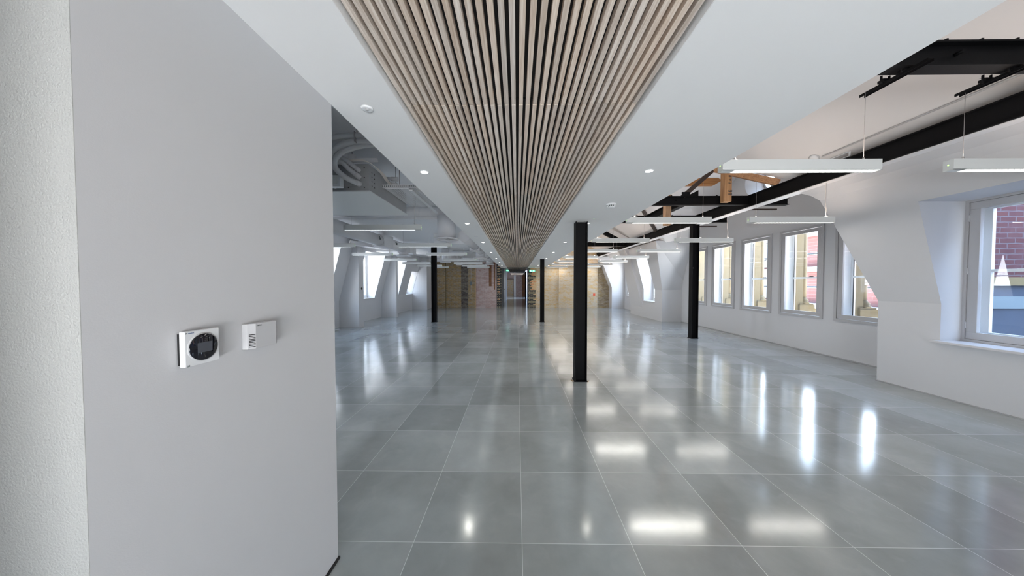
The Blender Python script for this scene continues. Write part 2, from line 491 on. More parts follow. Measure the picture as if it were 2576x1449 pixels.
# ------------------------------------------------------------------ room shell
YB = -3.0       # rear wall behind the camera
YE = 17.0       # brick wall
CZ = 2.325      # soffit height
struct('floor', MB().box(-6.4, 6.6, YB - .2, YE + .42, -.12, 0).box(-1.5, 2.2, YE + .42, 33.2, -.12, 0), M['floor'])

def inner_x(z, x0, zk, slope):
    return x0 if z <= zk else x0 - slope * (z - zk)
def seg_poly(sgn, x0, zk, slope, z0, z1, xo):
    zs = [z0] + ([zk] if z0 < zk < z1 else []) + [z1]
    p = [(sgn * inner_x(z, x0, zk, slope), z) for z in zs]
    return p + [(sgn * xo, z1), (sgn * xo, z0)]
def wall_run(mb, sgn, x0, zk, slope, xo, ya, yb, ztop, wins):
    y = ya
    for (w0, w1, s, h) in wins:
        if w0 > y: mb.ext_y(seg_poly(sgn, x0, zk, slope, 0, ztop, xo), y, w0)
        mb.ext_y(seg_poly(sgn, x0, zk, slope, 0, s, xo), w0, w1)
        mb.ext_y(seg_poly(sgn, x0, zk, slope, h, ztop, xo), w0, w1)
        y = w1
    if y < yb: mb.ext_y(seg_poly(sgn, x0, zk, slope, 0, ztop, xo), y, yb)

# left wall with mansard slope
LW = [(3.6, 5.0, .85, 2.55), (7.25, 8.64, .85, 2.56), (10.05, 11.56, .85, 2.56), (12.75, 13.86, .87, 2.56), (14.83, 15.71, .86, 2.04)]  # first opening is out of view, added to let daylight in
mb = MB()
wall_run(mb, -1, 5.75, .86, .27, 6.3, YB, YE, 3.12, LW)
struct('wall_left', mb, M['wall'])
for k, (a, b_, x) in enumerate([(6.2, 6.5, -5.10), (9.23, 9.52, -5.10), (12.12, 12.29, -5.10), (15.72, 17.0, -4.935)]):
    struct('trim_%d' % (k + 1), MB().box(-6.2, x, a, b_, 0, 3.1), M['wall'])

# right wall: near mansard run with its leaning end
mb = MB()
NEAR = [(2.42, 3.675, .714, 2.449)]
wall_run(mb, 1, 5.31, 1.175, .256, 5.80, YB, 4.0, 2.645, NEAR)
prof = [(5.31, 0, 4.296), (5.31, 1.175, 4.305), (4.934, 2.645, 4.73)]
A = [(5.31, 4.0, 0), (5.31, 4.0, 1.175), (4.934, 4.0, 2.645), (5.8, 4.0, 2.645), (5.8, 4.0, 0)]
B = [(5.31, 4.296, 0), (5.31, 4.305, 1.175), (4.934, 4.73, 2.645), (5.8, 4.73, 2.645), (5.8, 4.30, 0)]
mb.loft(A, B)
# curved eaves above up to the black beam
eav = [(4.934, 2.645), (4.905, 2.77), (4.84, 2.87), (4.70, 2.968)]
A = [(x, YB, z) for x, z in eav] + [(4.95, YB, 3.20), (5.8, YB, 2.7), (5.8, YB, 2.645)]
ye = [4.73, 4.77, 4.85, 4.97]
B = [(x, y, z) for (x, z), y in zip(eav, ye)] + [(4.95, 5.0, 3.20), (5.8, 4.8, 2.7), (5.8, 4.73, 2.645)]
mb.loft(A, B)
# return between the run and the window bay
mb.loft([(5.75, 4.294, 0), (5.75, 4.30, 1.175), (5.45, 4.727, 2.645), (5.2, 4.965, 2.968), (4.96, 4.99, 3.3), (6.118, 4.99, 3.3), (6.118, 4.298, 1.2), (6.118, 4.298, 0)],
        [(5.75, 4.2, 0), (5.75, 4.2, 1.175), (5.45, 4.63, 2.645), (5.2, 4.87, 2.968), (4.96, 4.9, 3.3), (6.118, 4.9, 3.3), (6.118, 4.2, 1.2), (6.118, 4.2, 0)])
struct('wall_right', mb, M['wall'])

# window bay wall, vertical, going up into a cross gable with a round window
WB = [(4.66, 5.625), (5.835, 6.80), (7.01, 7.965), (8.185, 9.145), (9.365, 10.335)]
WZ = (.715, 2.62)
mb = MB()
X0, X1 = 6.12, 6.42
y = 4.25
for (a, b_) in WB:
    a2, b2 = a + .03, b_ - .03
    mb.box(X0, X1, y, a2, 0, 2.95)
    mb.box(X0, X1, a2, b2, 0, WZ[0] + .03); mb.box(X0, X1, a2, b2, WZ[1] - .03, 2.95)
    y = b2
mb.box(X0, X1, y, 10.95, 0, 2.95)
# upper wall with round opening
yc, zc, R = 7.5, 4.10, .46
n = 32
X0u = 6.17
ring = [(yc + R * math.cos(2 * PI * i / n + PI / n), zc + R * math.sin(2 * PI * i / n + PI / n)) for i in range(n)]
outer = []
for (yy, zz) in ring:
    dx, dz = yy - yc, zz - zc
    t = min((3.2 / abs(dx)) if dx else 9, (1.15 / abs(dz)) if dz else 9)
    outer.append((yc + dx * t, zc + dz * t))
v = []; f = []
for (xx) in (X0u, X1):
    v += [(xx, a, b_) for a, b_ in ring] + [(xx, a, b_) for a, b_ in outer]
for i in range(n):
    j = (i + 1) % n
    f.append((i, j, n + j, n + i)); f.append((2 * n + i, 2 * n + j, 3 * n + j, 3 * n + i))
    f.append((n + i, n + j, 3 * n + j, 3 * n + i))
mb.add(v, f)
mb.box(X0u, X1, 4.3, 10.7, 4.95, 5.2)
struct('wall_bay', mb, M['wall'])
# splayed lining of the round window
ocu = MB()
rr = []
for (xx, r) in ((6.17, .46), (6.55, .27), (6.62, .27), (6.62, .50), (6.42, .50)):
    rr.append((r, xx - 6.17))
v = []; f = []
for r, h in rr: v += [(6.17 + h, yc + r * math.cos(2 * PI * i / n), zc + r * math.sin(2 * PI * i / n)) for i in range(n)]
for k in range(len(rr) - 1):
    for i in range(n):
        j = (i + 1) % n; f.append((k * n + i, k * n + j, (k + 1) * n + j, (k + 1) * n + i))
ocu.add(v, f, True)
w = struct('window_9', ocu, M['wall'], label='round porthole window high in the gable of the window bay')
fr = MB()
v = []; f = []
for (xx, r) in ((6.50, .285), (6.50, .235), (6.56, .235), (6.56, .285)):
    v += [(xx, yc + r * math.cos(2 * PI * i / n), zc + r * math.sin(2 * PI * i / n)) for i in range(n)]
for k in range(4):
    for i in range(n):
        j = (i + 1) % n; k2 = (k + 1) % 4; f.append((k * n + i, k * n + j, k2 * n + j, k2 * n + i))
fr.add(v, f, True)
fr.build('window_frame', M['frame'], w)
g_ = MB(); g_.add([(6.53, yc + .235 * math.cos(2 * PI * i / n), zc + .235 * math.sin(2 * PI * i / n)) for i in range(n)], [list(range(n))])
g_.build('pane', M['glass'], w)

# far right: leaning cheek, block with a dormer window, far recess, end pier
mb = MB()
BW = [(11.37, 12.36, .70, 2.46)]
zt = 2.95
def blk(ya, yb, z0, z1, xo=6.0):
    mb.ext_y(seg_poly(1, 5.40, 1.175, .256, z0, z1, xo), ya, yb)
blk(10.85, 11.37, 0, zt); blk(11.37, 12.36, 0, .70); blk(11.37, 12.36, 2.46, zt); blk(12.36, 13.77, 0, zt)
# leaning cheek facing the camera
mb.loft([(5.40, 10.79, 0), (5.40, 10.80, 1.175), (4.99, 10.42, 2.77), (4.95, 10.40, 2.95), (6.40, 10.10, 2.95), (6.40, 10.78, 1.2), (6.40, 10.78, 0)],
        [(5.40, 10.85, 0), (5.40, 10.85, 1.175), (4.99, 10.85, 2.77), (4.95, 10.85, 2.95), (6.40, 10.85, 2.95), (6.40, 10.85, 1.2), (6.40, 10.85, 0)])
# sloping pier that starts low beside the dormer
mb.loft([(5.40, 12.43, .40), (5.03, 12.95, 2.45), (4.80, 12.95, 2.95), (5.5, 12.95, 2.95), (5.5, 12.43, .40)],
        [(5.40, 13.77, .40), (5.03, 13.77, 2.45), (4.80, 13.77, 2.95), (5.5, 13.77, 2.95), (5.5, 13.77, .40)])
# far recess and end pier
y0r, y1r = 13.77, 16.45
mb.box(6.12, 6.4, y0r, 14.55, 0, 3.2); mb.box(6.12, 6.4, 14.55, 16.2, 0, .74); mb.box(6.12, 6.4, 14.55, 16.2, 2.5, 3.2); mb.box(6.12, 6.4, 16.2, 16.5, 0, 3.2)
mb.box(6.0, 6.4, 13.6, 13.8, 0, 3.2)
pp = [(5.40, 0), (5.40, 1.19), (4.84, 2.62), (4.50, 2.96), (6.2, 2.96), (6.2, 0)]
mb.ext_y(pp, 16.48, 17.0)
struct('wall_right_far', mb, M['wall'])

# roofs
rz = lambda x: 3.25 + .7 * (4.75 - x)
rt = MB()
def slab(mb, pts, t=.15):
    mb.loft(pts, [(x, y_, z + t) for x, y_, z in pts])
XR = 1.2
slab(rt, [(XR, YB, rz(XR)), (4.98, YB, rz(4.98)), (4.98, 5.0, rz(4.98)), (4.75, 5.17, rz(4.75)), (2.25, 7.5, 5.0), (XR, 7.5, rz(XR))])
slab(rt, [(XR, 7.5, rz(XR)), (2.25, 7.5, 5.0), (4.75, 9.83, rz(4.75)), (5.3, 10.35, rz(5.3)), (5.3, YE, rz(5.3)), (XR, YE, rz(XR))])
slab(rt, [(2.25, 7.5, 5.0), (4.75, 5.17, 3.25), (4.98, 4.96, 3.09), (6.4, 4.96, 3.09), (6.4, 7.5, 5.0)])
slab(rt, [(2.25, 7.5, 5.0), (6.4, 7.5, 5.0), (6.4, 10.4, 2.83), (5.3, 10.4, 2.86), (4.75, 9.83, 3.25)])
slab(rt, [(5.3, 10.4, 2.865), (6.4, 10.4, 2.3), (6.4, 10.42, 2.3), (5.3, 10.42, 2.865)])
# flat lid over the far recess
rt.box(4.9, 6.4, 10.4, 17.0, 3.14, 3.3)
struct('ceiling_pitched', rt, M['roof'])
# left side of the pitched roof (a vertical plasterboard face on the soffit)
mb = MB()
mb.box(-.93, -.585, YB, YE, CZ, CZ + .05); mb.box(.625, 1.545, YB, YE, CZ, CZ + .05)
mb.box(-.5848, -.583, YB, YE, CZ + .001, CZ + .10); mb.box(.6232, .6248, YB, YE, CZ + .001, CZ + .10)
mb.box(-.926, -.88, YB, YE, CZ + .051, 3.09); mb.box(1.495, 1.542, YB, YE, CZ + .051, 2.62); mb.box(-.87, 1.544, YB, YE, 2.63, 2.68)
mb.box(.6, 1.25, YB, YE, 2.6, rz(XR) + .3)
struct('ceiling_soffit', mb, M['ceil'])
mb = MB()
mb.box(-6.3, -.88, YB, 6.45, 3.10, 3.2)
struct('ceiling_left', mb, M['left_ceil'])
struct('ceiling_left_lower', MB().box(-6.3, -.88, 6.45, YE, 2.86, 3.2), M['left_ceil'])
struct('ceiling_bulkhead', MB().box(-4.93, -.93, 16.1, 16.5, 2.66, 2.86), M['left_ceil'])

# foreground wall block
struct('wall_foreground', MB().box(-1.25, -.93, .6012, 1.454, 0, 3.095), M['wall'])
struct('wall_foreground_face', MB().box(-3.2, -.93, .60, .6012, 0, 3.095).box(-3.2, -1.25, .6012, .75, 0, 3.095), M['rough_wall'])
struct('wall_light_shield', MB().box(-1.02, -.94, YB, .1, 0, CZ - .01), M['wall'])  # unseen partition added to keep rear light off the foreground face
struct('wall_rear', MB().box(-6.3, -.8, -3.2, YB, 0, 6.5).box(1.8, 6.4, -3.2, YB, 0, 6.5).box(-.8, 1.8, -3.2, YB, 1.2, 6.5), M['wall'])  # low opening behind the camera is shaped to light floor and soffit
struct('gap_shade_left', MB().box(-.931, -.921, .61, 1.458, 0, .012), M['dark'])  # dark strip painted in for the black gap at the wall foot
struct('gap_shade_right', MB().box(6.10, 6.121, 4.3, 10.8, 0, .018).box(5.295, 5.311, YB, 4.3, 0, .012), M['fcu'])  # grey strips standing in for the shadow line along the wall foot

# ------------------------------------------------------------------ end wall of exposed brick
mb = MB()
Y = YE
def brick_panel(name, mat, x0, x1, z0, z1, y0, y1=YE + .3):
    return MB().box(x0, x1, y0, y1, z0, z1).build(name, mat, endw)
endw = MB().box(-6.3, -.905, YE + .12, YE + .4, 0, 3.1).box(.64, 6.4, YE + .12, YE + .4, 0, 6.3).box(-.905, .64, YE + .12, YE + .4, 2.75, 6.3).build('wall_end', M['brick_yellow'])
endw['kind'] = 'structure'
brick_panel('brick_pier', M['brick_yellow'], -5.0, -4.196, 0, 2.9, Y - .06)
brick_panel('brick_panel', M['brick_yellow'], -4.196, -3.30, 0, 2.9, Y)
brick_panel('sooty_strip', M['brick_soot'], -3.30, -2.878, 0, 2.9, Y + .01)
brick_panel('brick_pier', M['brick_yellow'], -2.878, -2.431, 0, 2.9, Y - .05)
brick_panel('pink_brick_panel', M['brick_pink'], -2.431, -1.163, 0, 2.9, Y)
MB().box(-1.655, -1.50, Y - .012, Y + .02, 1.26, 2.62).build('brick_scar', M['brick_scar'], endw)
MB().box(-1.36, -1.29, Y - .012, Y + .02, 1.05, 2.62).build('brick_scar', M['brick_scar'], endw)
MB().box(-2.45, -2.425, Y - .055, Y, 0, 2.7).build('corner_bead', M['buffbrick'], endw)
MB().box(-4.215, -4.19, Y - .065, Y, 0, 2.7).build('corner_bead', M['stone'], endw)
brick_panel('pale_brick_panel', M['brick_pale'], 1.132, 2.439, 0, 6.0, Y)
brick_panel('pale_brick_panel', M['brick_pale'], 2.439, 4.697, 0, 6.0, Y - .10)
brick_panel('dark_brick_panel', M['brick_dark'], 4.697, 6.2, 0, 6.0, Y)
MB().box(4.44, 4.57, Y - .106, Y - .10, .70, .84).build('red_tag', M['redtag'], endw)
# toothed quoins each side of the opening
def quoin(name, x0, x1, y0, zmax, rows, kind):
    base = MB().box(x0, x1, y0, YE + .3, 0, zmax).build(name, M['mortar'], endw)
    blk_, org, buf = MB(), MB(), MB()
    h = .0745
    rnd = random.Random(5 if kind == 'L' else 11)
    z = .01; k = 0
    while z + h < zmax:
        if kind == 'L':
            if k % 2 == 0:
                (org if rnd.random() < .4 else buf if rnd.random() < .5 else blk_).box(x0 + .025, x0 + .12, y0 - .004, y0, z, z + h - .016)
                blk_.box(x0 + .145, x1, y0 - .004, y0, z, z + h - .014)
            else:
                blk_.box(x0, x1, y0 - .004, y0, z, z + h - .002)
        else:
            lens = [(.10, .28, .42), (.22, .46), (.10, .30), (.22, .42)][k % 4]
            midband = 1.05 < z < 1.62 or z > 1.85
            xs = x0
            if midband:
                ln = [.10, .20, .15, .24][k % 4]
                blk_.box(xs, xs + ln, y0 - .004, y0, z, z + h - .016)
                (org if rnd.random() < .55 else buf).box(xs + ln + .012, min(xs + ln + .2, x1), y0 - .004, y0, z, z + h - .012)
                (buf if rnd.random() < .7 else org).box(min(xs + ln + .21, x1 - .02), x1, y0 - .004, y0, z, z + h - .012)
            else:
                for ln in ((.11, .24, .12), (.24, .235), (.11, .22), (.24, .22))[k % 4]:
                    if xs + ln <= x1 + .01:
                        blk_.box(xs, min(xs + ln - .02, x1), y0 - .004, y0, z, z + h - .022)
                    xs += ln
                if xs < x1 - .06: (org if rnd.random() < .3 else buf).box(xs, x1, y0 - .004, y0, z, z + h - .012)
        z += h; k += 1
    blk_.build('black_bricks', M['blackbrick'], base); org.build('orange_bricks', M['orangebrick'], base); buf.build('buff_bricks', M['buffbrick'], base)
quoin('brick_quoin', -1.163, -.905, Y - .02, 2.72, 30, 'L')
quoin('brick_quoin', .64, 1.132, Y - .02, 2.34, 30, 'R')
MB().box(-1.20, -1.163, Y - .03, Y + .1, 0, 2.72).build('dark_edge', M['blackbrick'], endw)
MB().box(.615, .64, Y - .05, Y + .3, 0, 2.34).build('dark_edge', M['steel'], endw)

# corridor beyond the opening
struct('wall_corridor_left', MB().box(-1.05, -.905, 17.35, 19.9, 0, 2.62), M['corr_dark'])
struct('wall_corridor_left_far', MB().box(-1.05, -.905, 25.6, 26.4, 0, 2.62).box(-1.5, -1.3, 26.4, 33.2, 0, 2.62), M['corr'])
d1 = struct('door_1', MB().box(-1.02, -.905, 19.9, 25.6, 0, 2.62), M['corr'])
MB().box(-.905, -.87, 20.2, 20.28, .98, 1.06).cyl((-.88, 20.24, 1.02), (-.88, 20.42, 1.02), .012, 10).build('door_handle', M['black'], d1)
struct('wall_corridor_right', MB().box(.95, 1.05, 17.3, 27.2, 0, 2.62).box(.95, 1.05, 28.6, 33.2, 0, 2.62), M['corr_dark'])  # gap in this wall is added to let daylight into the corridor
struct('ceiling_corridor', MB().box(-1.5, 2.2, 17.05, 33.2, 2.62, 2.75).box(-.905, .64, 17.0, 17.12, 2.42, 2.75), M['corr'])
we = MB().box(-1.5, 2.2, 33.0, 33.3, 0, 2.75).build('wall_corridor_end', M['brick_pink']); we['kind'] = 'structure'
MB().box(-1.16, -.40, 32.93, 33.0, 0, 1.90).build('yellow_brick_panel', M['brick_pale'], we)
MB().box(-1.2, -.36, 32.92, 33.0, 1.90, 1.96).box(-.40, -.36, 32.92, 33.0, 0, 1.96).build('panel_edge', M['brown_steel'], we)
MB().box(-.36, -.13, 32.90, 33.0, 0, 2.4).build('white_post', M['plastic'], we)
MB().box(.60, .93, 32.9, 33.0, 0, 2.4).build('brown_panel', M['brick_scar'], we)

# ------------------------------------------------------------------ windows
def rect_frame(mb, x0, x1, y0, y1, z0, z1, t):
    mb.box(x0, x1, y0, y1, z0, z0 + t); mb.box(x0, x1, y0, y1, z1 - t, z1)
    mb.box(x0, x1, y0, y0 + t, z0 + t, z1 - t); mb.box(x0, x1, y1 - t, y1, z0 + t, z1 - t)
def bay_window(i, y0, y1):
    z0, z1 = WZ
    a = MB(); rect_frame(a, 6.095, 6.13, y0, y1, z0, z1, .045)
    w = struct('window_%d' % i, a, M['frame'])
    c = MB(); rect_frame(c, 6.105, 6.145, y0 + .052, y1 - .052, z0 + .052, z1 - .052, .075)
    cf = c.build('casement', M['frame'], w, .003)
    for hz in (z0 + .25, z1 - .25, (z0 + z1) / 2):
        MB().box(6.098, 6.107, y0 + .043, y0 + .055, hz - .04, hz + .04).build('hinge', M['plastic_grey'], cf)
    MB().box(6.122, 6.126, y0 + .12, y1 - .12, z0 + .12, z1 - .12).build('pane', M['glass'], w)
    s = MB()
    rect_frame(s, 6.37, 6.41, y0 + .03, y1 - .03, z0 + .03, z1 - .03, .05)
    s.box(6.345, 6.408, y0 + .081, y1 - .081, 1.535, 1.57)
    s.box(6.30, 6.369, y0 + .031, y1 - .031, z0 + .031, z0 + .05)
    MB().box(6.15, 6.368, y1 - .036, y1 - .0305, z0 + .052, z1 - .04).box(6.15, 6.368, y0 + .0305, y0 + .036, z0 + .052, z1 - .04).build('reveal_lining', M['white_wood'], w)
    sf = s.build('sash_frame', M['white_wood'], w, .002)
    MB().box(6.33, 6.35, (y0 + y1) / 2 - .05, (y0 + y1) / 2 + .02, 1.572, 1.588).build('sash_catch', M['black'], sf)
    k = MB(); k.box(6.362, 6.37, y1 - .088, y1 - .078, z0 + .08, z1 - .12); k.build('sash_cord', M['black'], sf)
    MB().box(6.388, 6.392, y0 + .08, y1 - .08, z0 + .08, z1 - .08).build('pane', M['glass'], w)
for i, (a, b_) in enumerate(WB): bay_window(i + 1, a, b_)

def side_window(i, sgn, xf, y0, y1, z0, z1, sill_x, mat, depth=.05, rail=True, mull=False):
    x0, x1 = sorted((sgn * xf, sgn * (xf + depth)))
    a = MB(); rect_frame(a, x0, x1, y0, y1, z0, z1, .028)
    w = struct('window_%d' % i, a, mat)
    c = MB(); xa, xb = sorted((sgn * (xf + .012), sgn * (xf + .055)))
    rect_frame(c, xa, xb, y0 + .03, y1 - .03, z0 + .03, z1 - .03, .085)
    cf = c.build('casement', mat, w, .003)
    if sgn > 0:
        for hz in (z0 + .2, z1 - .22, (z0 + z1) / 2):
            MB().box(xa - .006, xa + .004, y1 - .036, y1 - .026, hz - .04, hz + .04).build('hinge', M['plastic_grey'], cf)
    xg = sgn * (xf + .035)
    MB().box(min(xg, xg + .004), max(xg, xg + .004), y0 + .11, y1 - .11, z0 + .11, z1 - .11).build('pane', M['glass'], w)
    xs0, xs1 = sorted((sgn * (xf + .15), sgn * (xf + .19)))
    s = MB(); rect_frame(s, xs0, xs1, y0 + .02, y1 - .02, z0 + .02, z1 - .02, .10)
    if rail: s.box(xs0 + .002, xs1 - .002, y0 + .12, y1 - .12, (z0 + z1) / 2 - .018, (z0 + z1) / 2 + .018)
    if mull: s.box(xs0 + .004, xs1 - .004, (y0 + y1) / 2 - .03, (y0 + y1) / 2 + .03, z0 + .05, z1 - .05)
    s.build('sash_frame', M['white_wood'], w, .002)
    sx0, sx1 = sorted((sgn * sill_x, sgn * (xf + .02)))
    MB().box(sx0, sx1, y0 - .045, y1 + .045, z0 - .028, z0).build('window_sill', M['sill'], w, .004)
side_window(6, 1, 5.56, 2.42, 3.675, .716, 2.449, 5.23, M['frame'])
side_window(7, 1, 5.78, 11.37, 12.36, .704, 2.46, 5.36, M['white_wood'])
side_window(8, 1, 6.16, 14.55, 16.2, .745, 2.5, 6.08, M['white_wood'])
for k, (a, b_, s, h) in enumerate(LW):
    side_window(10 + k, -1, 6.05, a, b_, s + .004, h, 5.72, M['white_wood'], mull=(k in (2,)))

# ------------------------------------------------------------------ outside
# stone half columns on the piers of the window bay
def stone_column(yc_, lab):
    t = thing('stone_column', lab, 'column', (6.62, yc_, 0), 'stone columns outside the window bay')
    MB().box(-.19, .02, -.12, .12, -.3, 3.4).build('pilaster', M['stone'], t)
    MB().lathe((.10, 0, 1.10), [(.085, 0), (.088, .6), (.082, 1.3), (.076, 1.62)], 24).build('shaft', M['stone'], t)
    MB().lathe((.10, 0, .96), [(.14, 0), (.145, .03), (.12, .05), (.13, .08), (.10, .11), (.10, .125), (.087, .14)], 24).build('column_base', M['stone'], t)
    MB().box(-.07, .27, -.15, .15, -.3, .93).box(-.06, .25, -.14, .14, .93, .96).build('pedestal', M['stone'], t)
    MB().lathe((.10, 0, 2.72), [(.076, 0), (.10, .03), (.085, .05), (.10, .13), (.15, .22)], 24).box(-.07, .27, -.16, .16, 2.94, 3.05).build('capital', M['stone'], t)
for yc_, lab in ((5.73, 'yellow stone column outside between the first and second bay windows from the camera'),
                 (6.905, 'yellow stone column outside between the second and third bay windows from the camera'),
                 (8.075, 'yellow stone column outside between the third and fourth bay windows from the camera'),
                 (9.255, 'yellow stone column outside between the fourth and fifth bay windows from the camera'),
                 (10.42, 'yellow stone column outside beyond the farthest bay window')):
    stone_column(yc_, lab)
t = thing('stone_parapet', 'low yellow stone parapet running outside the bay windows', 'parapet', (7.6, 10, 0))
MB().box(-.12, .12, -5.0, 12, -.3, .72).build('wall_body', M['stone'], t)
MB().box(-.17, .17, -5.0, 12, .72, .80).build('coping', M['stone'], t)
# scaffold tubes
sc_ = thing('scaffold', 'scaffold of pale tubes with orange netting standing in the street outside the bay windows', 'scaffold', (8.2, 6, -10))
def pole(p0, p1):
    q = lambda p: (p[0] - 8.2, p[1] - 6, p[2] + 10)
    MB().cyl(q(p0), q(p1), .028, 12).build('scaffold_tube', M['scaf'], sc_)
pole((8.2, 6, 2.25), (8.2, 19, 2.25)); pole((8.2, 6, 1.33), (8.2, 19, 1.33)); pole((8.3, 9.6, 2.3), (8.3, 12.4, .6))
pole((8.26, 18.8, -10), (8.26, 18.8, 3))
MB().box(.4, .42, 5.2, 5.8, 10.75, 11.25).build('safety_netting', M['orange'], sc_)
# red apartment block across the street
t = thing('apartment_block', 'pink red clad apartment block across the street behind the stone columns', 'building', (24, 30, 0))
MB().box(0, 8, -20, 30, -12, 6.6).build('wall', M['red_clad'], t)
for k in range(-3, 2):
    z = 1.0 + k * 2.9 
    MB().box(-.6, 0, -20, 30, z + 1.35, z + 1.75).build('balcony_band', M['white_render'], t)
for j in range(15):
    for k in range(-2, 2):
        yy = -18 + j * 3.3; z = 1.0 + k * 2.9
        w = MB(); rect_frame(w, -.12, .02, yy - .75, yy + .75, z - .95, z + 1.3, .1); w.box(-.12, .02, yy - .05, yy + .05, z - .9, z + 1.2)
        fo = w.build('window', M['white_render'], t)
        MB().box(-.06, .01, yy - .66, yy + .66, z - .86, z + 1.2).build('pane', M['dkglass'], fo)
# pale block further left across the street
t = thing('pale_building', 'pale blue white office building seen past the red block', 'building', (22, 64, 0))
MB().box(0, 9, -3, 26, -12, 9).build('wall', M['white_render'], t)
for j in range(6):
    for k in range(-2, 3):
        MB().box(-.05, .02, -1 + j * 4.2, 1.6 + j * 4.2, -1.2 + k * 2.8, .6 + k * 2.8).build('window', M['dkglass'], t)
# red brick flank outside the near window
t = thing('brick_flank_wall', 'pink red brick wall with pale joints outside the near right window', 'brick wall', (6.5, 4.34, 0))
MB().box(0, 1.14, 0, .2, 1.52, 4.6).build('brickwork', M['brick_red'], t)
MB().box(0, 2.9, -.06, .2, 1.40, 1.52).build('coping', M['stone'], t)
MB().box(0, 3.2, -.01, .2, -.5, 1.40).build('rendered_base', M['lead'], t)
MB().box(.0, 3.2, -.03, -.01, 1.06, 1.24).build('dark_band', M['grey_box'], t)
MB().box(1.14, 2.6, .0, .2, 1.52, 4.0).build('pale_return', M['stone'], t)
t = thing('sky_blocker_wall', 'unseen wall added to block sky light outside the near right window', 'wall', (9.8, -4, 0))  # unseen wall added to cut the sky light reaching the near window
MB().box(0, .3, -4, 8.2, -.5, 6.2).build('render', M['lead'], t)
MB().box(-3.95, 0, -4, 8.1, -.5, .25).build('ground_light_blocker', M['lead'], t)  # added slab, blocks bright light from the ground below the near window
# red brick chimneys / street line left side
t = thing('terrace_building', 'pale building across the street outside the left windows', 'building', (-26, 0, 0))
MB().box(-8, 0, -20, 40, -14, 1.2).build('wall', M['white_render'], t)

# ------------------------------------------------------------------ slatted ceiling panels
LAB = ['first', 'second', 'third', 'fourth', 'fifth', 'sixth', 'seventh', 'eighth', 'ninth', 'tenth', 'eleventh', 'twelfth']
P, SW, SH = .0362, .0212, .032
def slat_panel(length):
    t = bpy.data.objects.new('slatted_ceiling_panel', None); C.objects.link(t)
    MB().box(-.582, .622, .002, length - .002, .034, .042).build('backing', M['dark'], t)
    sl = MB().box(0, SW, .0015, length - .0015, 0, SH).build('slat', M['slat'], t, .0012)
    sl.location = (-.571, 0, 0)
    for i in range(1, 33):
        c = sl.copy(); C.objects.link(c); c.parent = t; c.location = (-.571 + i * P, 0, 0)
    return t
sp0 = slat_panel(1.5)
NP = 12
for k in range(-1, 11):
    o = sp0 if k == -1 else copy_tree(sp0)
    o.location = (0, 1.502 * k, CZ + .022)
    if k == -1: lab = 'limed oak slatted ceiling panel at the top edge of the photo, right overhead'
    elif k == 0: lab = 'limed oak slatted ceiling panel nearest the camera, showing thirty three long slats'
    else: lab = 'limed oak slatted ceiling panel, %s along the run from the camera' % LAB[k]
    tag(o, lab, 'ceiling panel', 'slatted ceiling panels in the room')
for k in range(10):
    o = copy_tree(sp0)
    o.location = (0, 17.03 + 1.502 * k, CZ + .0)
    tag(o, 'dim slatted ceiling panel in the far corridor, %s beyond the brick opening' % LAB[k], 'ceiling panel', 'slatted ceiling panels in the corridor')

# ------------------------------------------------------------------ steel columns
def h_column(loc, h, label, w=.17, d=.15, base=True, plate=False):
    t = thing('steel_column', label, 'column', loc, 'black steel columns')
    m = MB()
    m.box(-w / 2, -w / 2 + .014, -d / 2, d / 2, .008, h).box(w / 2 - .014, w / 2, -d / 2, d / 2, .008, h).box(-w / 2 + .014, w / 2 - .014, -.012, .006, .008, h)
    m.build('shaft', M['steel'], t, .002)
    if base: MB().box(-w / 2 - .012, w / 2 + .012, -d / 2 - .005, d / 2 + .02, 0, .008).build('base_plate', M['steel'], t)
    if plate: MB().box(-w / 2, w / 2, -d / 2, d / 2, h - .006, h).build('head_plate', M['plastic_grey'], t)
    return t
h_column((.93, 4.245, 0), CZ - .003, 'thick black steel column nearest the camera, right of the slatted ceiling', plate=True)
h_column((.93, 10.70, 0), CZ - .003, 'slim black steel column under the soffit in front of the pale brick wall', .15)
h_column((-3.06, 10.62, 0), 2.86, 'black steel column standing left, in front of the yellow brick wall', .175)
h_column((4.60, 7.57, 0), 2.95, 'black steel column by the bay windows carrying the black roof beam', .17)
h_column((.80, 26.4, 0), 2.5, 'far black steel post in the corridor beyond the brick opening', .13, .1)
t = thing('dust_debris', 'crumbs of dust and plaster at the foot of the nearest black column', 'debris', (0, 0, 0))
dm = MB()
for (x, y_, s) in ((.82, 4.20, .018), (.805, 4.235, .012), (1.035, 4.19, .014), (1.03, 4.165, .01), (1.05, 4.205, .009)):
    dm.add([(x - s, y_ - s * .6, 0), (x + s, y_ - s * .7, 0), (x + s * .8, y_ + s * .7, 0), (x - s * .7, y_ + s, 0), (x, y_, s * .9)], [(0, 1, 4), (1, 2, 4), (2, 3, 4), (3, 0, 4), (0, 3, 2, 1)])
dm.build('crumbs', M['buffbrick'], t)['kind'] = 'stuff'

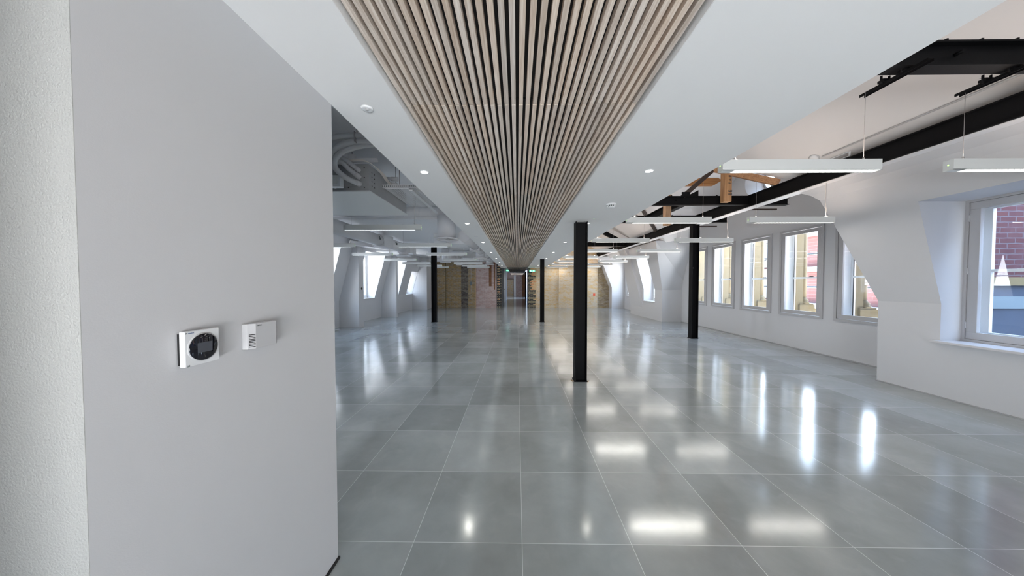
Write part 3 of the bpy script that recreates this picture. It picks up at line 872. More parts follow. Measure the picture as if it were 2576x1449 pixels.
# ------------------------------------------------------------------ roof steel
def ibeam_y(mb, x, y0, y1, z0, z1, w=.10, t=.014):
    mb.box(x - w / 2, x + w / 2, y0, y1, z0, z0 + t); mb.box(x - w / 2, x + w / 2, y0, y1, z1 - t, z1); mb.box(x - .008, x + .008, y0, y1, z0 + t, z1 - t)
def ibeam_x(mb, y, x0, x1, z0, z1, w=.10, t=.014):
    mb.box(x0, x1, y - w / 2, y + w / 2, z0, z0 + t); mb.box(x0, x1, y - w / 2, y + w / 2, z1 - t, z1); mb.box(x0, x1, y - .008, y + .008, z0 + t, z1 - t)
m = MB(); ibeam_y(m, 4.645, YB, YE - .11, 2.955, 3.18)
tag(m.build('roof_beam', M['steel']), 'long black steel purlin beam running the length of the pitched roof on the right', 'beam')
cp = MB().box(4.62, 4.80, YB, YE - .12, 2.945, 2.955)
tag(cp.build('beam_packer', M['left_ceil']), 'pale packing strip fixed under the long black roof beam', 'trim strip')
for (y_, x0, x1, lab, g) in ((2.20, 1.55, 4.635, 'black steel tie beam nearest the camera crossing below the pitched roof', 1),
                          (5.90, 1.55, 4.635, 'black steel tie beam crossing the roof in front of the timber post', 1),
                          (7.57, 1.55, 4.635, 'black steel tie beam over the right hand black column', 1),
                          (12.35, 1.55, 4.635, 'farthest black steel tie beam crossing the pitched roof', 1)):
    m = MB(); ibeam_x(m, y_, x0, x1, 3.0, 3.178)
    t = thing('tie_beam', lab, 'beam', (0, 0, 0), 'black steel tie beams')
    m.build('beam', M['steel'], t)
    bl = MB()
    for xx in (2.6, 3.1, 3.35, 3.6, 4.0): bl.cyl((xx, y_ - .03, 3.178), (xx, y_ - .03, 3.196), .012, 6)
    bl.cyl((3.2, y_ - .052, 3.10), (3.2, y_ + .0, 3.10), .012, 10)
    bl.build('bolts', M['steel'], t)
# short outrigger stubs past the main beam
for (y_, lab) in ((5.90, 'short black steel stub beyond the main beam above the second bay window'), (7.57, 'short black steel stub beyond the main beam above the column by the bay windows')):
    o = MB(); ibeam_x(o, y_, 4.70, 5.42, 3.0, 3.14, .1, .012)
    tag(o.build('steel_stub', M['steel']), lab, 'beam', 'short black steel stubs')
for (y_, lab) in ((6.1, 'thin dark angle bar under the nearer steel stub'), (7.9, 'thin dark angle bar under the farther steel stub')):
    o = MB().box(4.68, 5.40, y_, y_ + .03, 2.955, 2.96).box(4.68, 5.40, y_, y_ + .005, 2.96, 2.985)
    tag(o.build('angle_bar', M['brown_steel']), lab, 'steel bar', 'thin steel angle bars')
m = MB(); m.loft([(3.40, 5.88, 3.18), (3.64, 5.88, 3.18), (3.64, 5.88, 3.30)], [(3.40, 5.90, 3.18), (3.64, 5.90, 3.18), (3.64, 5.90, 3.30)]); m.box(3.30, 3.46, 5.86, 5.87, 3.18, 3.26)
tag(m.build('gusset_plate', M['steel']), 'black triangular gusset plate on top of the second tie beam at the strut foot', 'steel plate')
m = MB(); ibeam_y(m, 3.36, 5.95, 7.52, 3.0, 3.17, .12)
tag(m.build('link_beam', M['steel']), 'short black steel beam running lengthwise between two tie beams beside the timber post', 'beam')
def bar(p0, p1, w, h, name, mat, lab, cat, group=None, parent=None):
    p0 = Vector(p0); p1 = Vector(p1); d = (p1 - p0).normalized()
    s = d.cross(Vector((0, 0, 1))); s = s.normalized() if s.length > 1e-3 else Vector((1, 0, 0)); u = s.cross(d)
    A = [p0 + s * a * w / 2 + u * b_ * h / 2 for a, b_ in ((-1, -1), (1, -1), (1, 1), (-1, 1))]
    o = MB().loft(A, [q + (p1 - p0) for q in A]).build(name, mat, parent, .003)
    return tag(o, lab, cat, group) if lab else o
bar((3.34, 5.9, 3.18), (3.94, 5.9, 3.71), .06, .08, 'raking_strut', M['brown_steel'], 'dark raking steel strut rising from the second tie beam to the roof', 'strut')
bar((3.05, 12.3, 3.9), (4.55, 12.3, 3.12), .10, .16, 'raking_rafter', M['steel'], 'black raking steel rafter running down to the far end of the main beam', 'rafter')
bar((3.20, 12.1, 3.98), (4.60, 12.1, 3.25), .12, .12, 'raking_duct', M['roof'], 'white boxed rafter beside the black raking rafter', 'rafter')
bar((3.50, 8.68, 3.98), (4.64, 9.74, 3.18), .07, .10, 'timber_rafter', M['brown_steel'], 'dark brown raking timber meeting the main beam past the column', 'timber')
# timber members
t = thing('timber_post', 'old timber post with stencilled letters standing on the second tie beam', 'timber post', (4.13, 5.79, 3.03))
MB().box(-.085, .055, -.07, .05, 0, .58).build('post', M['timber'], t, .004)
text('stencil_lettering', 'BE', .10, M['ink'], t, Matrix.Translation((.028, -.0712, .17)) @ Matrix.Rotation(PI / 2, 4, 'X') @ Matrix.Rotation(PI / 2, 4, 'Z'))
text('stencil_lettering', 'E A B D', .075, M['ink'], t, Matrix.Translation((.018, -.0712, .46)) @ Matrix.Rotation(PI / 2, 4, 'X') @ Matrix.Rotation(PI / 2, 4, 'Z'))
tag(MB().box(3.18, 3.30, 6.25, 6.37, 2.68, 4.0).build('timber_post', M['timber'], None, .004), 'plain timber post behind the second tie beam near the soffit edge', 'timber post')
o = MB().loft([(3.0, 6.75, 3.70), (4.55, 6.75, 3.70), (4.72, 6.75, 3.80), (4.62, 6.75, 3.86), (3.0, 6.75, 3.86)], [(3.0, 6.87, 3.70), (4.55, 6.87, 3.70), (4.72, 6.87, 3.80), (4.62, 6.87, 3.86), (3.0, 6.87, 3.86)]).build('timber_collar', M['timber_x'], None, .004)
tag(o, 'horizontal timber collar with a splayed end high behind the dark strut', 'timber beam')
bar((3.40, 6.43, 4.13), (4.66, 5.24, 3.22), .09, .11, 'timber_brace', M['timber_x'], 'slanting timber brace resting on the long black beam before the porthole', 'timber brace')

# roof fittings
o = MB().tube([(4.60, YB, rz(4.60) - .015), (4.60, 4.45, rz(4.60) - .015)], .011, 8, 1).build('conduit', M['pipe'])
tag(o, 'thin grey conduit running along the roof slope above the black beam', 'conduit')
o = MB().tube([(4.0, 10.6, rz(4.0) - .02), (4.0, 13.4, rz(4.0) - .02)], .016, 8, 1).build('conduit', M['pipe'])
tag(o, 'thin grey conduit on the far roof slope behind the tie beams', 'conduit')
def roof_detector(x, y_, lab):
    t = thing('heat_detector', lab, 'detector', (x, y_, rz(x)))
    t.rotation_euler = (0, math.atan(.7), 0)
    MB().lathe((0, 0, -.05), [(.03, 0), (.045, .008), (.055, .02), (.06, .05)], 24).build('head', M['plastic'], t)
    MB().lathe((0, 0, -.01), [(.065, 0), (.065, .012)], 24).build('detector_base', M['plastic_grey'], t)
roof_detector(4.58, 4.55, 'round white detector on the roof slope above the nearest pendant')
roof_detector(4.10, 10.4, 'round white detector on the far roof slope by the conduit')
o = MB()
for dy in (0, .03): o.box(4.66, 4.68, 4.20 + dy, 4.205 + dy, 3.22, 3.26)
o = MB(); rect_frame(o, 0, .018, 0, .34, 0, .07, .012)
o = o.build('cable_bracket', M['plastic']); o.location = (4.66, 4.15, 3.215)
tag(o, 'small white slotted bracket beside the roof slope detector', 'bracket')

# channel hangers on the nearest tie beam
for (x, lab) in ((2.85, 'black channel hanger clamped under the near tie beam, left one'), (3.62, 'black channel hanger clamped under the near tie beam, right one')):
    t = thing('channel_hanger', lab, 'bracket', (x, 2.26, 2.985), 'black channel hangers')
    m = MB(); m.box(-.021, .021, -.20, .20, -.004, 0); m.box(-.021, -.018, -.20, .20, -.022, -.004); m.box(.018, .021, -.20, .20, -.022, -.004)
    m.build('channel', M['steel'], t)
    for yy in (-.07, .05):
        c = MB()
        c.box(-.035, .035, yy - .02, yy + .02, 0, .02); c.cyl((-.03, yy, -.01), (-.03, yy, .05), .007, 8); c.cyl((.03, yy, -.01), (.03, yy, .05), .007, 8)
        c.add([(-.05, yy - .025, .016), (.05, yy - .025, .016), (.0, yy + .04, .05)], [(0, 1, 2), (2, 1, 0)])
        c.build('beam_clamp', M['steel'], t)

# ------------------------------------------------------------------ pendant lights
PL = 1.27
def light(name, typ, energy, col, parent, loc, rot, **kw):
    l = bpy.data.lights.new(name, typ); l.energy = energy; l.color = col
    for k, v in kw.items(): setattr(l, k, v)
    o = bpy.data.objects.new(name, l); C.objects.link(o); o.parent = parent; o.location = loc; o.rotation_euler = rot
    return o
def make_pendant(ww, rod, led_side, flex_side, energy, up, zr):
    t = bpy.data.objects.new('pendant_light', None); C.objects.link(t)
    h, w = .088, .062
    b = MB(); b.box(-PL / 2, PL / 2, -w / 2, w / 2, .006, h); b.box(-PL / 2, PL / 2, -w / 2, -w / 2 + .005, 0, .006); b.box(-PL / 2, PL / 2, w / 2 - .005, w / 2, 0, .006)
    b.box(-PL / 2, -PL / 2 + .10 if led_side < 0 else -PL / 2 + .01, -w / 2, w / 2, 0, .006); b.box(PL / 2 - .10 if led_side > 0 else PL / 2 - .01, PL / 2, -w / 2, w / 2, 0, .006)
    body = b.build('housing', M['pend'], t, .0015)
    xa = -PL / 2 + (.10 if led_side < 0 else .01); xb = PL / 2 - (.10 if led_side > 0 else .01)
    MB().box(xa, xb, -w / 2 + .005, w / 2 - .005, .002, .006).build('diffuser', M['lamp'] if energy > 1 else M['lamp_dim'], t)
    fins = MB()
    n = 24
    for i in range(1, n): fins.box(xa + (xb - xa) * i / n - .001, xa + (xb - xa) * i / n + .001, -w / 2 + .005, w / 2 - .005, -.0005, .002)
    fins.build('louvre', M['pend'], t)
    MB().cyl((led_side * PL / 2, 0, .045), (led_side * (PL / 2 + .0015), 0, .045), .004, 10).build('indicator_led', M['green_led'], t)
    for sx in (-1, 1):
        x = sx * .52
        MB().cyl((x, 0, h), (x, 0, h + .022), .009, 10, .006).build('gripper', M['chrome'], t)
        MB().cyl((x, 0, h + .02), (x, 0, rod[0 if sx < 0 else 1]), .0016, 6).build('suspension_wire', M['wire'], t)
    fx = flex_side * .52
    zt_ = rod[0 if flex_side < 0 else 1]
    MB().tube([(fx + .10, 0, h + .004), (fx + .04, .004, h + .008), (fx + .008, .004, h + .03), (fx + .014, .006, h + .12), (fx - .006, .006, h + (zt_ - h) * .5), (fx + .004, .004, zt_)], .0035, 6, 5).build('power_flex', M['flex'], t)
    if energy > 1: light('pendant_lamp', 'AREA', energy, (1, .93, .85), t, ((xa + xb) / 2, 0, -.003), (0, 0, 0), shape='RECTANGLE', size=1.1, size_y=.05)
    if up > 0: light('pendant_uplight', 'AREA', up, (1, .82, .70), t, (0, 0, h + .004), (PI, 0, 0), shape='RECTANGLE', size=1.1, size_y=.04)
    return t
protoA = make_pendant(1, (.80, .632), -1, -1, 3.0, 2.6, 0)
ZP = 2.345
yA = [2.41 + 2.03 * k for k in range(8)]
rowsA = 'white linear pendant light, %s from the camera in the row beside the right soffit edge'
rowsB = 'white linear pendant light, %s from the camera in the row nearest the bay windows'
rowsC = 'white linear pendant light, %s from the camera in the inner left row'
rowsD = 'white linear pendant light, %s from the camera in the outer left row'
for k, y_ in enumerate(yA):
    o = protoA if k == 0 else copy_tree(protoA)
    o.location = (2.30, min(y_, 16.6), ZP); tag(o, rowsA % LAB[k], 'pendant light', 'linear pendants beside the right soffit edge')
protoB = make_pendant(1, (.632, .62), -1, 1, 1.5, 2.2, 0)
for k, y_ in enumerate(yA):
    o = protoB if k == 0 else copy_tree(protoB)
    o.location = (4.14, min(y_, 16.6) + .005, ZP); tag(o, rowsB % LAB[k], 'pendant light', 'linear pendants nearest the bay windows')
yC = [4.72, 6.88, 9.0, 11.1, 12.95, 14.9, 16.4]
protoC = make_pendant(1, (.55, .55), 1, 1, .5, 0, 0)
protoC0 = make_pendant(1, (.80, .80), 1, 1, .5, 0, 0)
for k, y_ in enumerate(yC):
    o = protoC0 if k == 0 else (protoC if k == 1 else copy_tree(protoC))
    o.location = (-2.20, y_, 2.30); tag(o, rowsC % LAB[k], 'pendant light', 'linear pendants in the inner left row')
for k, y_ in enumerate(yC[1:]):
    o = copy_tree(protoC)
    o.location = (-4.52, y_, 2.30); tag(o, rowsD % LAB[k], 'pendant light', 'linear pendants in the outer left row')

# ------------------------------------------------------------------ downlights, detectors, exit signs
def downlight(energy):
    t = bpy.data.objects.new('downlight', None); C.objects.link(t)
    MB().ring((0, 0), .037, .030, -.003, .004, 28).build('trim_ring', M['plastic'], t)
    MB().lathe((0, 0, -.001), [(.030, 0), (.030, .003)], 24).build('lens', M['down'], t)
    light('downlight_lamp', 'SPOT', energy, (1, .95, .88), t, (0, 0, -.006), (0, 0, 0), spot_size=math.radians(110), spot_blend=.8, shadow_soft_size=.03)
    return t
pd = downlight(18)
for side, x in (('left', -.745), ('right', 1.05)):
    for k in range(8):
        o = pd if (side == 'left' and k == 0) else copy_tree(pd)
        o.location = (x, 2.33 + 2.0 * k, CZ)
        tag(o, 'small round downlight, %s from the camera in the %s soffit strip' % (LAB[k], side), 'downlight', 'downlights in the %s soffit strip' % side)
t = thing('occupancy_sensor', 'flat round white sensor on the soffit near the end of the foreground wall', 'sensor', (-.765, 1.485, CZ))
MB().lathe((0, 0, -.008), [(.022, 0), (.028, .002), (.030, .008)], 28).build('cover', M['plastic'], t)
MB().lathe((.0, -.005, -.012), [(.005, 0), (.008, .002), (.009, .004)], 20).build('lens', M['plastic_grey'], t)
t = thing('occupancy_sensor', 'tiny flat white sensor between the first two left downlights beyond it', 'sensor', (-.78, 5.5, CZ))
MB().lathe((0, 0, -.006), [(.028, 0), (.038, .002), (.04, .006)], 24).build('cover', M['plastic'], t)
t['label'] = 'tiny flat white sensor on the left soffit strip between the second and third downlights'
t = thing('smoke_detector', 'white smoke detector on the right soffit strip before the nearest black column', 'smoke detector', (1.06, 3.28, CZ))
MB().lathe((0, 0, -.018), [(.050, 0), (.053, .004), (.053, .018)], 32).build('detector_base', M['plastic'], t)
MB().lathe((0, 0, -.045), [(.026, 0), (.033, .004), (.038, .010)], 32).build('head', M['plastic'], t)
rb = MB()
for i in range(12):
    a = 2 * PI * i / 12
    x, y_ = .041 * math.cos(a), .041 * math.sin(a)
    rb.cyl((x, y_, -.036), (x, y_, -.018), .0045, 6)
rb.build('vent_ribs', M['plastic'], t)
MB().lathe((0, 0, -.036), [(.036, 0), (.036, .018)], 24).build('mesh_ring', M['print'], t)
t = thing('emergency_light', 'tiny emergency light with a green dot on the soffit beside the nearest column', 'emergency light', (1.065, 4.02, CZ))
MB().ring((0, 0), .016, .005, -.003, .003, 20).build('trim_ring', M['plastic'], t)
MB().lathe((0, 0, -.002), [(.005, 0), (.005, .003)], 12).build('indicator_led', M['green_led'], t)
def exit_sign(loc, lab):
    t = thing('exit_sign', lab, 'exit sign', loc, 'green exit signs')
    MB().box(-.165, .165, -.012, .012, -.12, 0).build('panel', M['exit'], t, .002)
    m = MB()
    # running figure, arrow and door
    m.box(-.10, -.075, -.0135, -.012, -.10, -.02)
    m.add([(-.125, -.0135, -.06), (-.105, -.0135, -.035), (-.105, -.0135, -.085)], [(0, 1, 2)])
    m.lathe((0, 0, 0), [(.0001, 0), (.0001, .00005)], 4)
    m.box(-.02, -.005, -.0135, -.012, -.03, -.018); m.box(-.035, .0, -.0135, -.012, -.07, -.035); m.box(-.05, -.03, -.0135, -.012, -.10, -.07); m.box(-.01, .01, -.0135, -.012, -.095, -.07)
    m.box(.05, .115, -.0135, -.012, -.10, -.02)
    m.build('pictogram', M['exit_white'], t)
    r = MB().cyl((-.12, 0, 0), (-.12, 0, .13), .003, 6).cyl((.12, 0, 0), (.12, 0, .13), .003, 6); r.build('hanger', M['wire'], t)
exit_sign((.87, 16.55, 2.20), 'green running man exit sign in front of the black and orange brick quoin')
exit_sign((-.74, 24.0, 2.56), 'green exit sign half hidden behind the slats in the corridor')

# ------------------------------------------------------------------ wall controls on the foreground wall
t = thing('thermostat', 'square white wall thermostat with a round glossy black dial', 'thermostat', (-.93, .818, 1.25))
MB().box(0, .006, -.045, .045, -.045, .042).build('back_box', M['black'], t)
MB().box(.006, .022, -.046, .046, -.050, .048).build('faceplate', M['plastic'], t, .002)
v = MB().lathe((.022, 0, -.001), [(.041, 0), (.041, .0015), (.038, .0025)], 48, 'X'); v.build('dial_ring', M['plastic_grey'], t)
dl = MB().lathe((.0225, 0, -.001), [(.038, 0), (.038, .003), (.036, .004)], 48, 'X').build('dial', M['gloss_black'], t)
MB().box(.0266, .0270, -.018, .021, -.016, .012).build('screen', M['screen'], dl)
m = MB()
for yy in (-.040, -.036): m.box(.006, .0225, yy, yy + .0012, -.0503, -.045)
m.build('vent_slots', M['print'], t)
RX = Matrix.Rotation(PI / 2, 4, 'Z') @ Matrix.Rotation(PI / 2, 4, 'X')
text('logo_lettering', 'DAIKIN', .0045, M['navy'], t, Matrix.Translation((.0222, -.0300, .0425)) @ RX, .0002)
lg = MB().add([(.0223, -.0435, .0445), (.0223, -.0395, .0445), (.0223, -.0425, .0405), (.0223, -.0435, .0425)], [(0, 1, 2, 3)]); lg.build('logo_mark', M['print'], t)
t = thing('room_sensor', 'grey white rectangular room sensor with side slots right of the thermostat', 'wall sensor', (-.93, 1.015, 1.249))
yv = [(-.056, 0), (-.056, .017), (-.036, .029), (.046, .030), (.056, .024), (.056, 0)]
m = MB(); m.loft([(x, y_, -.042) for y_, x in yv], [(x, y_, .044) for y_, x in yv]); m.build('cover', M['plastic_grey'], t, .0008)
m = MB()
for i in range(9):
    z = -.036 + i * .0052
    q = [(.0185, -.052), (.0275, -.037), (.0285, -.0375), (.0195, -.0525)]
    m.loft([(x + .0006, y_, z) for x, y_ in q], [(x + .0006, y_, z + .0024) for x, y_ in q])
m.build('vent_slots', M['black'], t)
text('logo_lettering', 'TREND', .0058, M['print'], t, Matrix.Translation((.0297, -.022, .036)) @ RX, .0003)
# switch on far left pier
t = thing('wall_thermostat', 'small black and white round control on the side of the left wall pier', 'thermostat', (-5.10, 9.37, 1.26))
MB().box(0, .015, -.05, .05, -.05, .05).build('faceplate', M['plastic'], t, .002)
MB().lathe((.015, 0.0, 0), [(.042, 0), (.042, .004)], 24, 'X').build('dial', M['gloss_black'], t)
# grey box with conduit on end wall
t = thing('junction_box', 'small grey electrical box with a thin conduit on the yellow brick pier', 'electrical box', (-2.71, 16.95, 1.42))
MB().box(-.055, .055, -.05, 0, -.10, .10).build('box', M['grey_box'], t, .004)
MB().cyl((0, -.012, .1), (0, -.012, 1.15), .010, 8).cyl((.0, -.012, -.1), (.0, -.012, -.55), .010, 8).build('conduit', M['pipe'], t)

# ------------------------------------------------------------------ services on the left
# fan coil unit
t = thing('fan_coil_unit', 'grey sheet metal fan coil unit hung from the left ceiling behind the foreground wall', 'air conditioning unit', (-2.4, 3.76, 2.45))
MB().box(-.75, .75, -.54, .55, .012, .31).build('casing', M['fcu'], t, .003)
MB().box(-.765, .765, -.555, .56, 0, .012).build('bottom_panel', M['pend'], t)
m = MB()
for sx in (.33, .52, .70):
    for z in (.05, .16, .27): m.cyl((sx, -.541, z), (sx, -.546, z), .006, 8)
for yy in (-.48, -.42): 
    for z in (.08, .13, .18, .23): m.box(.75, .752, yy, yy + .012, z, z + .012)
m.build('rivets', M['brown_steel'], t)
m = MB(); m.box(.25, .252, -.542, -.540, .05, .28); m.box(.25, .70, -.542, -.5405, .055, .057); m.build('panel_seams', M['print'], t)
for sx in (-.7, .7):
    MB().cyl((sx, .3, .31), (sx, .3, .65), .006, 8).build('drop_rod', M['wire'], t)
# lagged pipes
def pipe(name, pts, r, lab, mat='pipe', grp='lagged pipes by the fan coil unit'):
    t = thing(name, lab, 'pipe', (0, 0, 0), grp)
    MB().tube(pts, r, 14, 6).build('pipe_run', M[mat], t)
    return t
a = pipe('lagged_pipe', [(-1.76, 3.225, 2.54), (-1.81, 3.12, 2.552), (-1.85, 3.05, 2.578), (-1.875, 3.0, 2.613), (-1.885, 2.98, 2.66), (-1.865, 2.98, 2.725), (-1.81, 2.99, 2.785), (-1.715, 3.0, 2.83), (-1.60, 3.0, 2.857), (-1.45, 3.0, 2.87)], .028, 'lowest lagged pipe leaving the fan coil face and bending back up to the right')
MB().tube([(-1.75, 3.24, 2.538), (-1.78, 3.19, 2.545)], .031, 14, 1).build('end_sleeve', M['duct'], a)
a = pipe('lagged_pipe', [(-1.76, 3.225, 2.615), (-1.83, 3.15, 2.675), (-1.89, 3.10, 2.735), (-2.05, 3.04, 2.80), (-2.30, 2.95, 2.82), (-3.1, 2.95, 2.84)], .026, 'middle lagged pipe of three entering the fan coil face')
MB().tube([(-1.755, 3.235, 2.61), (-1.79, 3.19, 2.64)], .029, 14, 1).build('end_sleeve', M['duct'], a)
a = pipe('lagged_pipe', [(-1.76, 3.225, 2.688), (-1.825, 3.18, 2.742), (-1.875, 3.15, 2.78), (-2.05, 3.10, 2.84), (-2.30, 3.0, 2.88), (-3.1, 3.0, 2.90)], .023, 'upper lagged pipe of three entering the fan coil face')
MB().tube([(-1.755, 3.235, 2.683), (-1.79, 3.20, 2.713)], .026, 14, 1).build('end_sleeve', M['duct'], a)
a = pipe('lagged_pipe', [(-3.1, 3.0, 2.55), (-2.10, 3.0, 2.60), (-1.96, 2.98, 2.72), (-1.84, 2.98, 2.83), (-1.70, 2.98, 2.885), (-1.40, 2.98, 2.895), (-1.0, 2.98, 2.895)], .033, 'thick lagged pipe arching up from the foreground wall edge and running right')
a = pipe('lagged_pipe', [(-3.1, 2.98, 2.70), (-2.25, 2.98, 2.76), (-2.0, 2.95, 2.86), (-1.85, 2.95, 2.92), (-1.66, 2.95, 2.935), (-1.40, 2.95, 2.935), (-1.0, 2.95, 2.935)], .026, 'topmost lagged pipe just under the left ceiling')
MB().box(-1.643, -1.637, 2.918, 2.992, 2.862, 2.965).cyl((-1.64, 2.97, 2.96), (-1.64, 2.97, 3.095), .005, 8).build('pipe_clip', M['wire'], a)
a = pipe('lagged_pipe', [(-3.1, 3.10, 2.46), (-2.05, 3.10, 2.485), (-1.985, 3.14, 2.485)], .022, 'short lagged pipe stub at the bottom left of the fan coil face')
for (p0, p1, r, lab) in (((-1.83, 3.70, 2.70), (-1.55, 3.70, 2.685), .026, 'short lagged pipe stub on the right flank of the fan coil, lower'), ((-1.80, 3.85, 2.83), (-1.60, 3.85, 2.815), .022, 'short lagged pipe stub on the right flank of the fan coil, upper')):
    t = thing('pipe_stub', lab, 'pipe', (0, 0, 0), 'pipe stubs')
    MB().cyl(p0, p1, r, 16).build('pipe_run', M['duct'], t)
    MB().cyl((p1[0] - .07, p1[1], p1[2] + .003), (p1[0] + .015, p1[1], p1[2]), r + .006, 16).build('end_sleeve', M['duct'], t)
t = thing('control_box', 'square white control enclosure at the left of the fan coil face', 'electrical box', (-1.93, 3.0, 2.46))
m = MB(); m.box(-.3, .055, .06, .12, 0, .12); m.build('enclosure', M['plastic'], t, .003)
MB().box(-.3, .03, .055, .06, .025, .10).build('cover', M['pend'], t)
# unistrut and cables
t = thing('strut_channel', 'short white strut channel fixed under the left ceiling above the fan coil', 'bracket', (-1.85, 3.20, 2.80))
MB().box(-.25, .30, 0, .04, .008, .016).box(-.25, .30, 0, .004, -.016, .008).box(-.25, .30, .036, .04, -.016, .008).build('channel', M['duct'], t)
MB().box(-.02, .05, .0, .04, .016, .06).build('bracket', M['duct'], t)
MB().cyl((.015, .02, .06), (.015, .02, .30), .005, 8).build('drop_rod', M['wire'], t)
t = thing('cable_bundle', 'bundle of thin pale cables dropping over the corner of the fan coil unit', 'cables', (0, 0, 0))
for i in range(5):
    o_ = .008 * i
    MB().tube([(-2.1, 3.2, 2.745 + o_ * .5), (-1.85, 3.19, 2.775 + o_ * .5), (-1.70, 3.19, 2.78 + o_ * .4), (-1.62, 3.25, 2.76), (-1.60 + o_, 3.40, 2.72), (-1.60 + o_, 3.55, 2.68), (-1.55 + o_, 3.68, 2.66), (-1.2, 3.9, 2.66 + o_ * .5)], .004, 6, 5).build('cable', M['flex'], t)
# perforated cable trays
def tray(name, x0, x1, y0, y1, z, lab, nx, ny):
    t = thing(name, lab, 'cable tray', (x0, y0, z), 'perforated cable trays')
    W, D = x1 - x0, y1 - y0
    m = MB(); cw, cd = W / nx, D / ny
    for j in range(ny + 1):
        m.box(0, W, j * cd - .2 * cd if j else 0, j * cd + .2 * cd if j < ny else D, 0, .0015)
    for i in range(nx + 1):
        m.box(max(i * cw - .17 * cw, 0), min(i * cw + .17 * cw, W), 0, D, 0, .0014)
    m.build('tray_base', M['plastic'], t)
    MB().box(0, W, -.0015, 0, 0, .035).box(-.0015, 0, 0, D, 0, .035).box(W, W + .0015, 0, D, 0, .035).build('tray_edge', M['plastic'], t)
    MB().cyl((W * .6, .02, 0), (W * .6, .02, 3.095 - z), .006, 8).cyl((W * .3, D - .02, 0), (W * .3, D - .02, 3.095 - z), .006, 8).build('drop_rod', M['wire'], t)
tray('cable_tray', -1.63, -1.34, 3.57, 4.40, 2.60, 'white perforated cable tray beside the fan coil unit, left one', 9, 26)
tray('cable_tray', -1.31, -.96, 3.57, 4.40, 2.605, 'white perforated cable tray beside the fan coil unit, next to the soffit', 9, 26)
o = MB()
for i in range(30): o.box(-1.70 + i * .024, -1.688 + i * .024, 3.535, 3.54, 2.615, 2.625)
st = thing('slotted_channel', 'slotted channel carrying the near edge of the perforated trays', 'bracket', (0, 0, 0))
MB().box(-1.70, -.94, 3.54, 3.575, 2.605, 2.64).build('channel', M['duct'], st); o.build('slots', M['print'], st)
o = MB().box(-1.34, -1.30, 3.6, 4.75, 2.58, 2.596).build('tray_cover', M['plastic']); tag(o, 'narrow white channel lengthwise under the cable trays', 'bracket')

# round ducts
t = thing('cross_duct', 'white spiral duct crossing under the left ceiling behind the fan coil', 'duct', (0, 6.15, 2.95))
MB().cyl((-5.0, 0, 0), (-.93, 0, 0), .105, 32).build('duct_run', M['duct'], t)
for x in (-1.3, -1.55, -1.8, -2.05, -2.4, -3.2, -4.0): MB().cyl((x, 0, 0), (x + .012, 0, 0), .108, 32).build('seam', M['duct'], t)
def drop_duct(loc, r, ztop, zbot, rf, lab, parent=None):
    if parent is None:
        t = thing('supply_diffuser', lab, 'diffuser', (loc[0], loc[1], zbot), 'round supply air diffusers')
    else:
        t = bpy.data.objects.new('supply_diffuser', None); C.objects.link(t); t.parent = parent
        t.location = (loc[0] - parent.location[0], loc[1] - parent.location[1], zbot - parent.location[2])
    MB().cyl((0, 0, .02), (0, 0, ztop - zbot), r, 32).build('drop_duct', M['duct'], t)
    MB().ring((0, 0), rf, r * .84, -.004, .02, 40).build('flange', M['duct'], t)
    c = MB().lathe((0, 0, .03), [(r * .84, 0), (r * .84, .01)], 24)
    for q in range(10):
        a = 2 * PI * q / 10
        p = [(.15, -.25), (.8, -.1), (.8, .12), (.15, .1)]
        c.loft([(r * (u * math.cos(a) - v_ * math.sin(a)), r * (u * math.sin(a) + v_ * math.cos(a)), .008 + .06 * v_) for u, v_ in p], [(r * (u * math.cos(a) - v_ * math.sin(a)), r * (u * math.sin(a) + v_ * math.cos(a)), .011 + .06 * v_) for u, v_ in p])
    c.cyl((0, 0, .003), (0, 0, .03), r * .18, 16)
    c.build('swirl_vanes', M['duct'], t)
    return t
drop_duct((-1.50, 6.15), .19, 2.86, 2.365, .255, '', t)
drop_duct((-3.9, 5.4), .15, 3.095, 2.36, .22, 'round white supply diffuser at the edge of the foreground wall')
t = thing('supply_duct', 'large white round duct running away over the left dormers with a square silencer', 'duct', (-3.82, 0, 2.62))
MB().cyl((0, 5.6, 0), (0, 7.92, 0), .155, 32).cyl((0, 8.5, 0), (0, 9.80, 0), .150, 32).build('duct_run', M['duct'], t)
MB().box(-.17, .17, 7.92, 8.5, -.17, .17).build('silencer_box', M['duct'], t, .002)
MB().box(-.155, .155, 9.58, 9.88, -.16, .16).build('end_box', M['duct'], t, .002)
h = MB()
for yy in (7.66, 8.72): h.box(.12, .165, yy, yy + .02, -.02, .07); h.box(.12, .17, yy + .05, yy + .07, -.02, .04)
h.build('damper_handle', M['print'], t)
drop_duct((-3.82, 9.72), .15, 2.62, 2.36, .25, '', t)
t = thing('supply_duct', 'large white round duct with round diffusers running away along the soffit edge', 'duct', (-1.32, 0, 2.62))
MB().cyl((0, 7.2, 0), (0, 9.0, 0), .150, 32).cyl((0, 9.4, 0), (0, 10.7, 0), .145, 32).cyl((0, 11.3, 0), (0, 12.6, 0), .145, 32).cyl((0, 12.9, 0), (0, 14.3, 0), .145, 32).build('duct_run', M['duct'], t)
MB().box(-.16, .16, 9.0, 9.4, -.165, .165).build('silencer_box', M['duct'], t, .002)
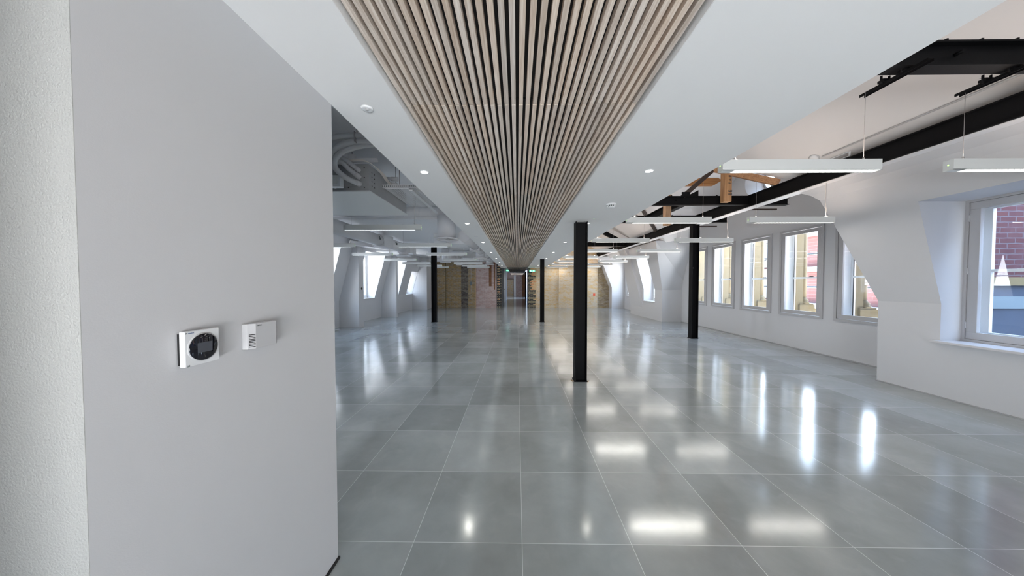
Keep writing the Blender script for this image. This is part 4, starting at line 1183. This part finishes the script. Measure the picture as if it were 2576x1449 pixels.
MB().box(-.16, .16, 12.6, 12.9, -.165, .165).build('silencer_box', M['duct'], t, .002)
drop_duct((-1.35, 10.6), .17, 2.62, 2.345, .24, '', t)
drop_duct((-1.35, 14.2), .17, 2.62, 2.345, .24, '', t)
t = thing('supply_duct', 'large white round duct running away behind the slim left column', 'duct', (-2.95, 0, 2.62))
MB().cyl((0, 11.9, 0), (0, 13.1, 0), .145, 32).cyl((0, 13.6, 0), (0, 14.6, 0), .145, 32).build('duct_run', M['duct'], t)
MB().box(-.16, .16, 13.1, 13.6, -.165, .165).build('silencer_box', M['duct'], t, .002)
MB().box(-.15, .15, 14.6, 14.9, -.26, .16).build('end_box', M['duct'], t, .002)
drop_duct((-2.95, 11.9), .15, 2.855, 2.30, .22, '', t)
t = thing('ceiling_unit', 'square grey white ceiling unit with a small bracket left of the soffit', 'air conditioning unit', (-2.0, 8.3, 2.86))
MB().box(-.40, .50, 0, .9, -.30, 0).build('casing', M['left_ceil'], t, .004)
MB().box(-.25, -.12, -.04, 0, -.03, 0).build('bracket', M['duct'], t)
t = thing('ceiling_unit', 'low boxed ceiling unit above the farther left dormers', 'air conditioning unit', (-4.6, 10.6, 2.86))
MB().box(-.6, .5, 0, 1.1, -.26, 0).build('casing', M['left_ceil'], t, .004)
t = thing('sloping_duct', 'flat white box duct rising diagonally behind the left pendants', 'duct', (0, 0, 0))
MB().loft([(-5.2, 8.9, 2.60), (-5.0, 8.6, 2.60), (-5.0, 8.6, 2.72), (-5.2, 8.9, 2.72)], [(-4.75, 10.4, 2.64), (-4.5, 10.25, 2.64), (-4.5, 10.25, 2.78), (-4.75, 10.4, 2.78)]).build('duct_run', M['duct'], t)
t = thing('service_pipes', 'pair of thin white pipes crossing under the left ceiling', 'pipe', (0, 0, 0))
MB().cyl((-2.6, 11.55, 2.70), (-1.55, 11.55, 2.70), .03, 12).cyl((-2.6, 11.75, 2.73), (-1.55, 11.75, 2.73), .04, 12).build('pipe_run', M['pipe'], t)
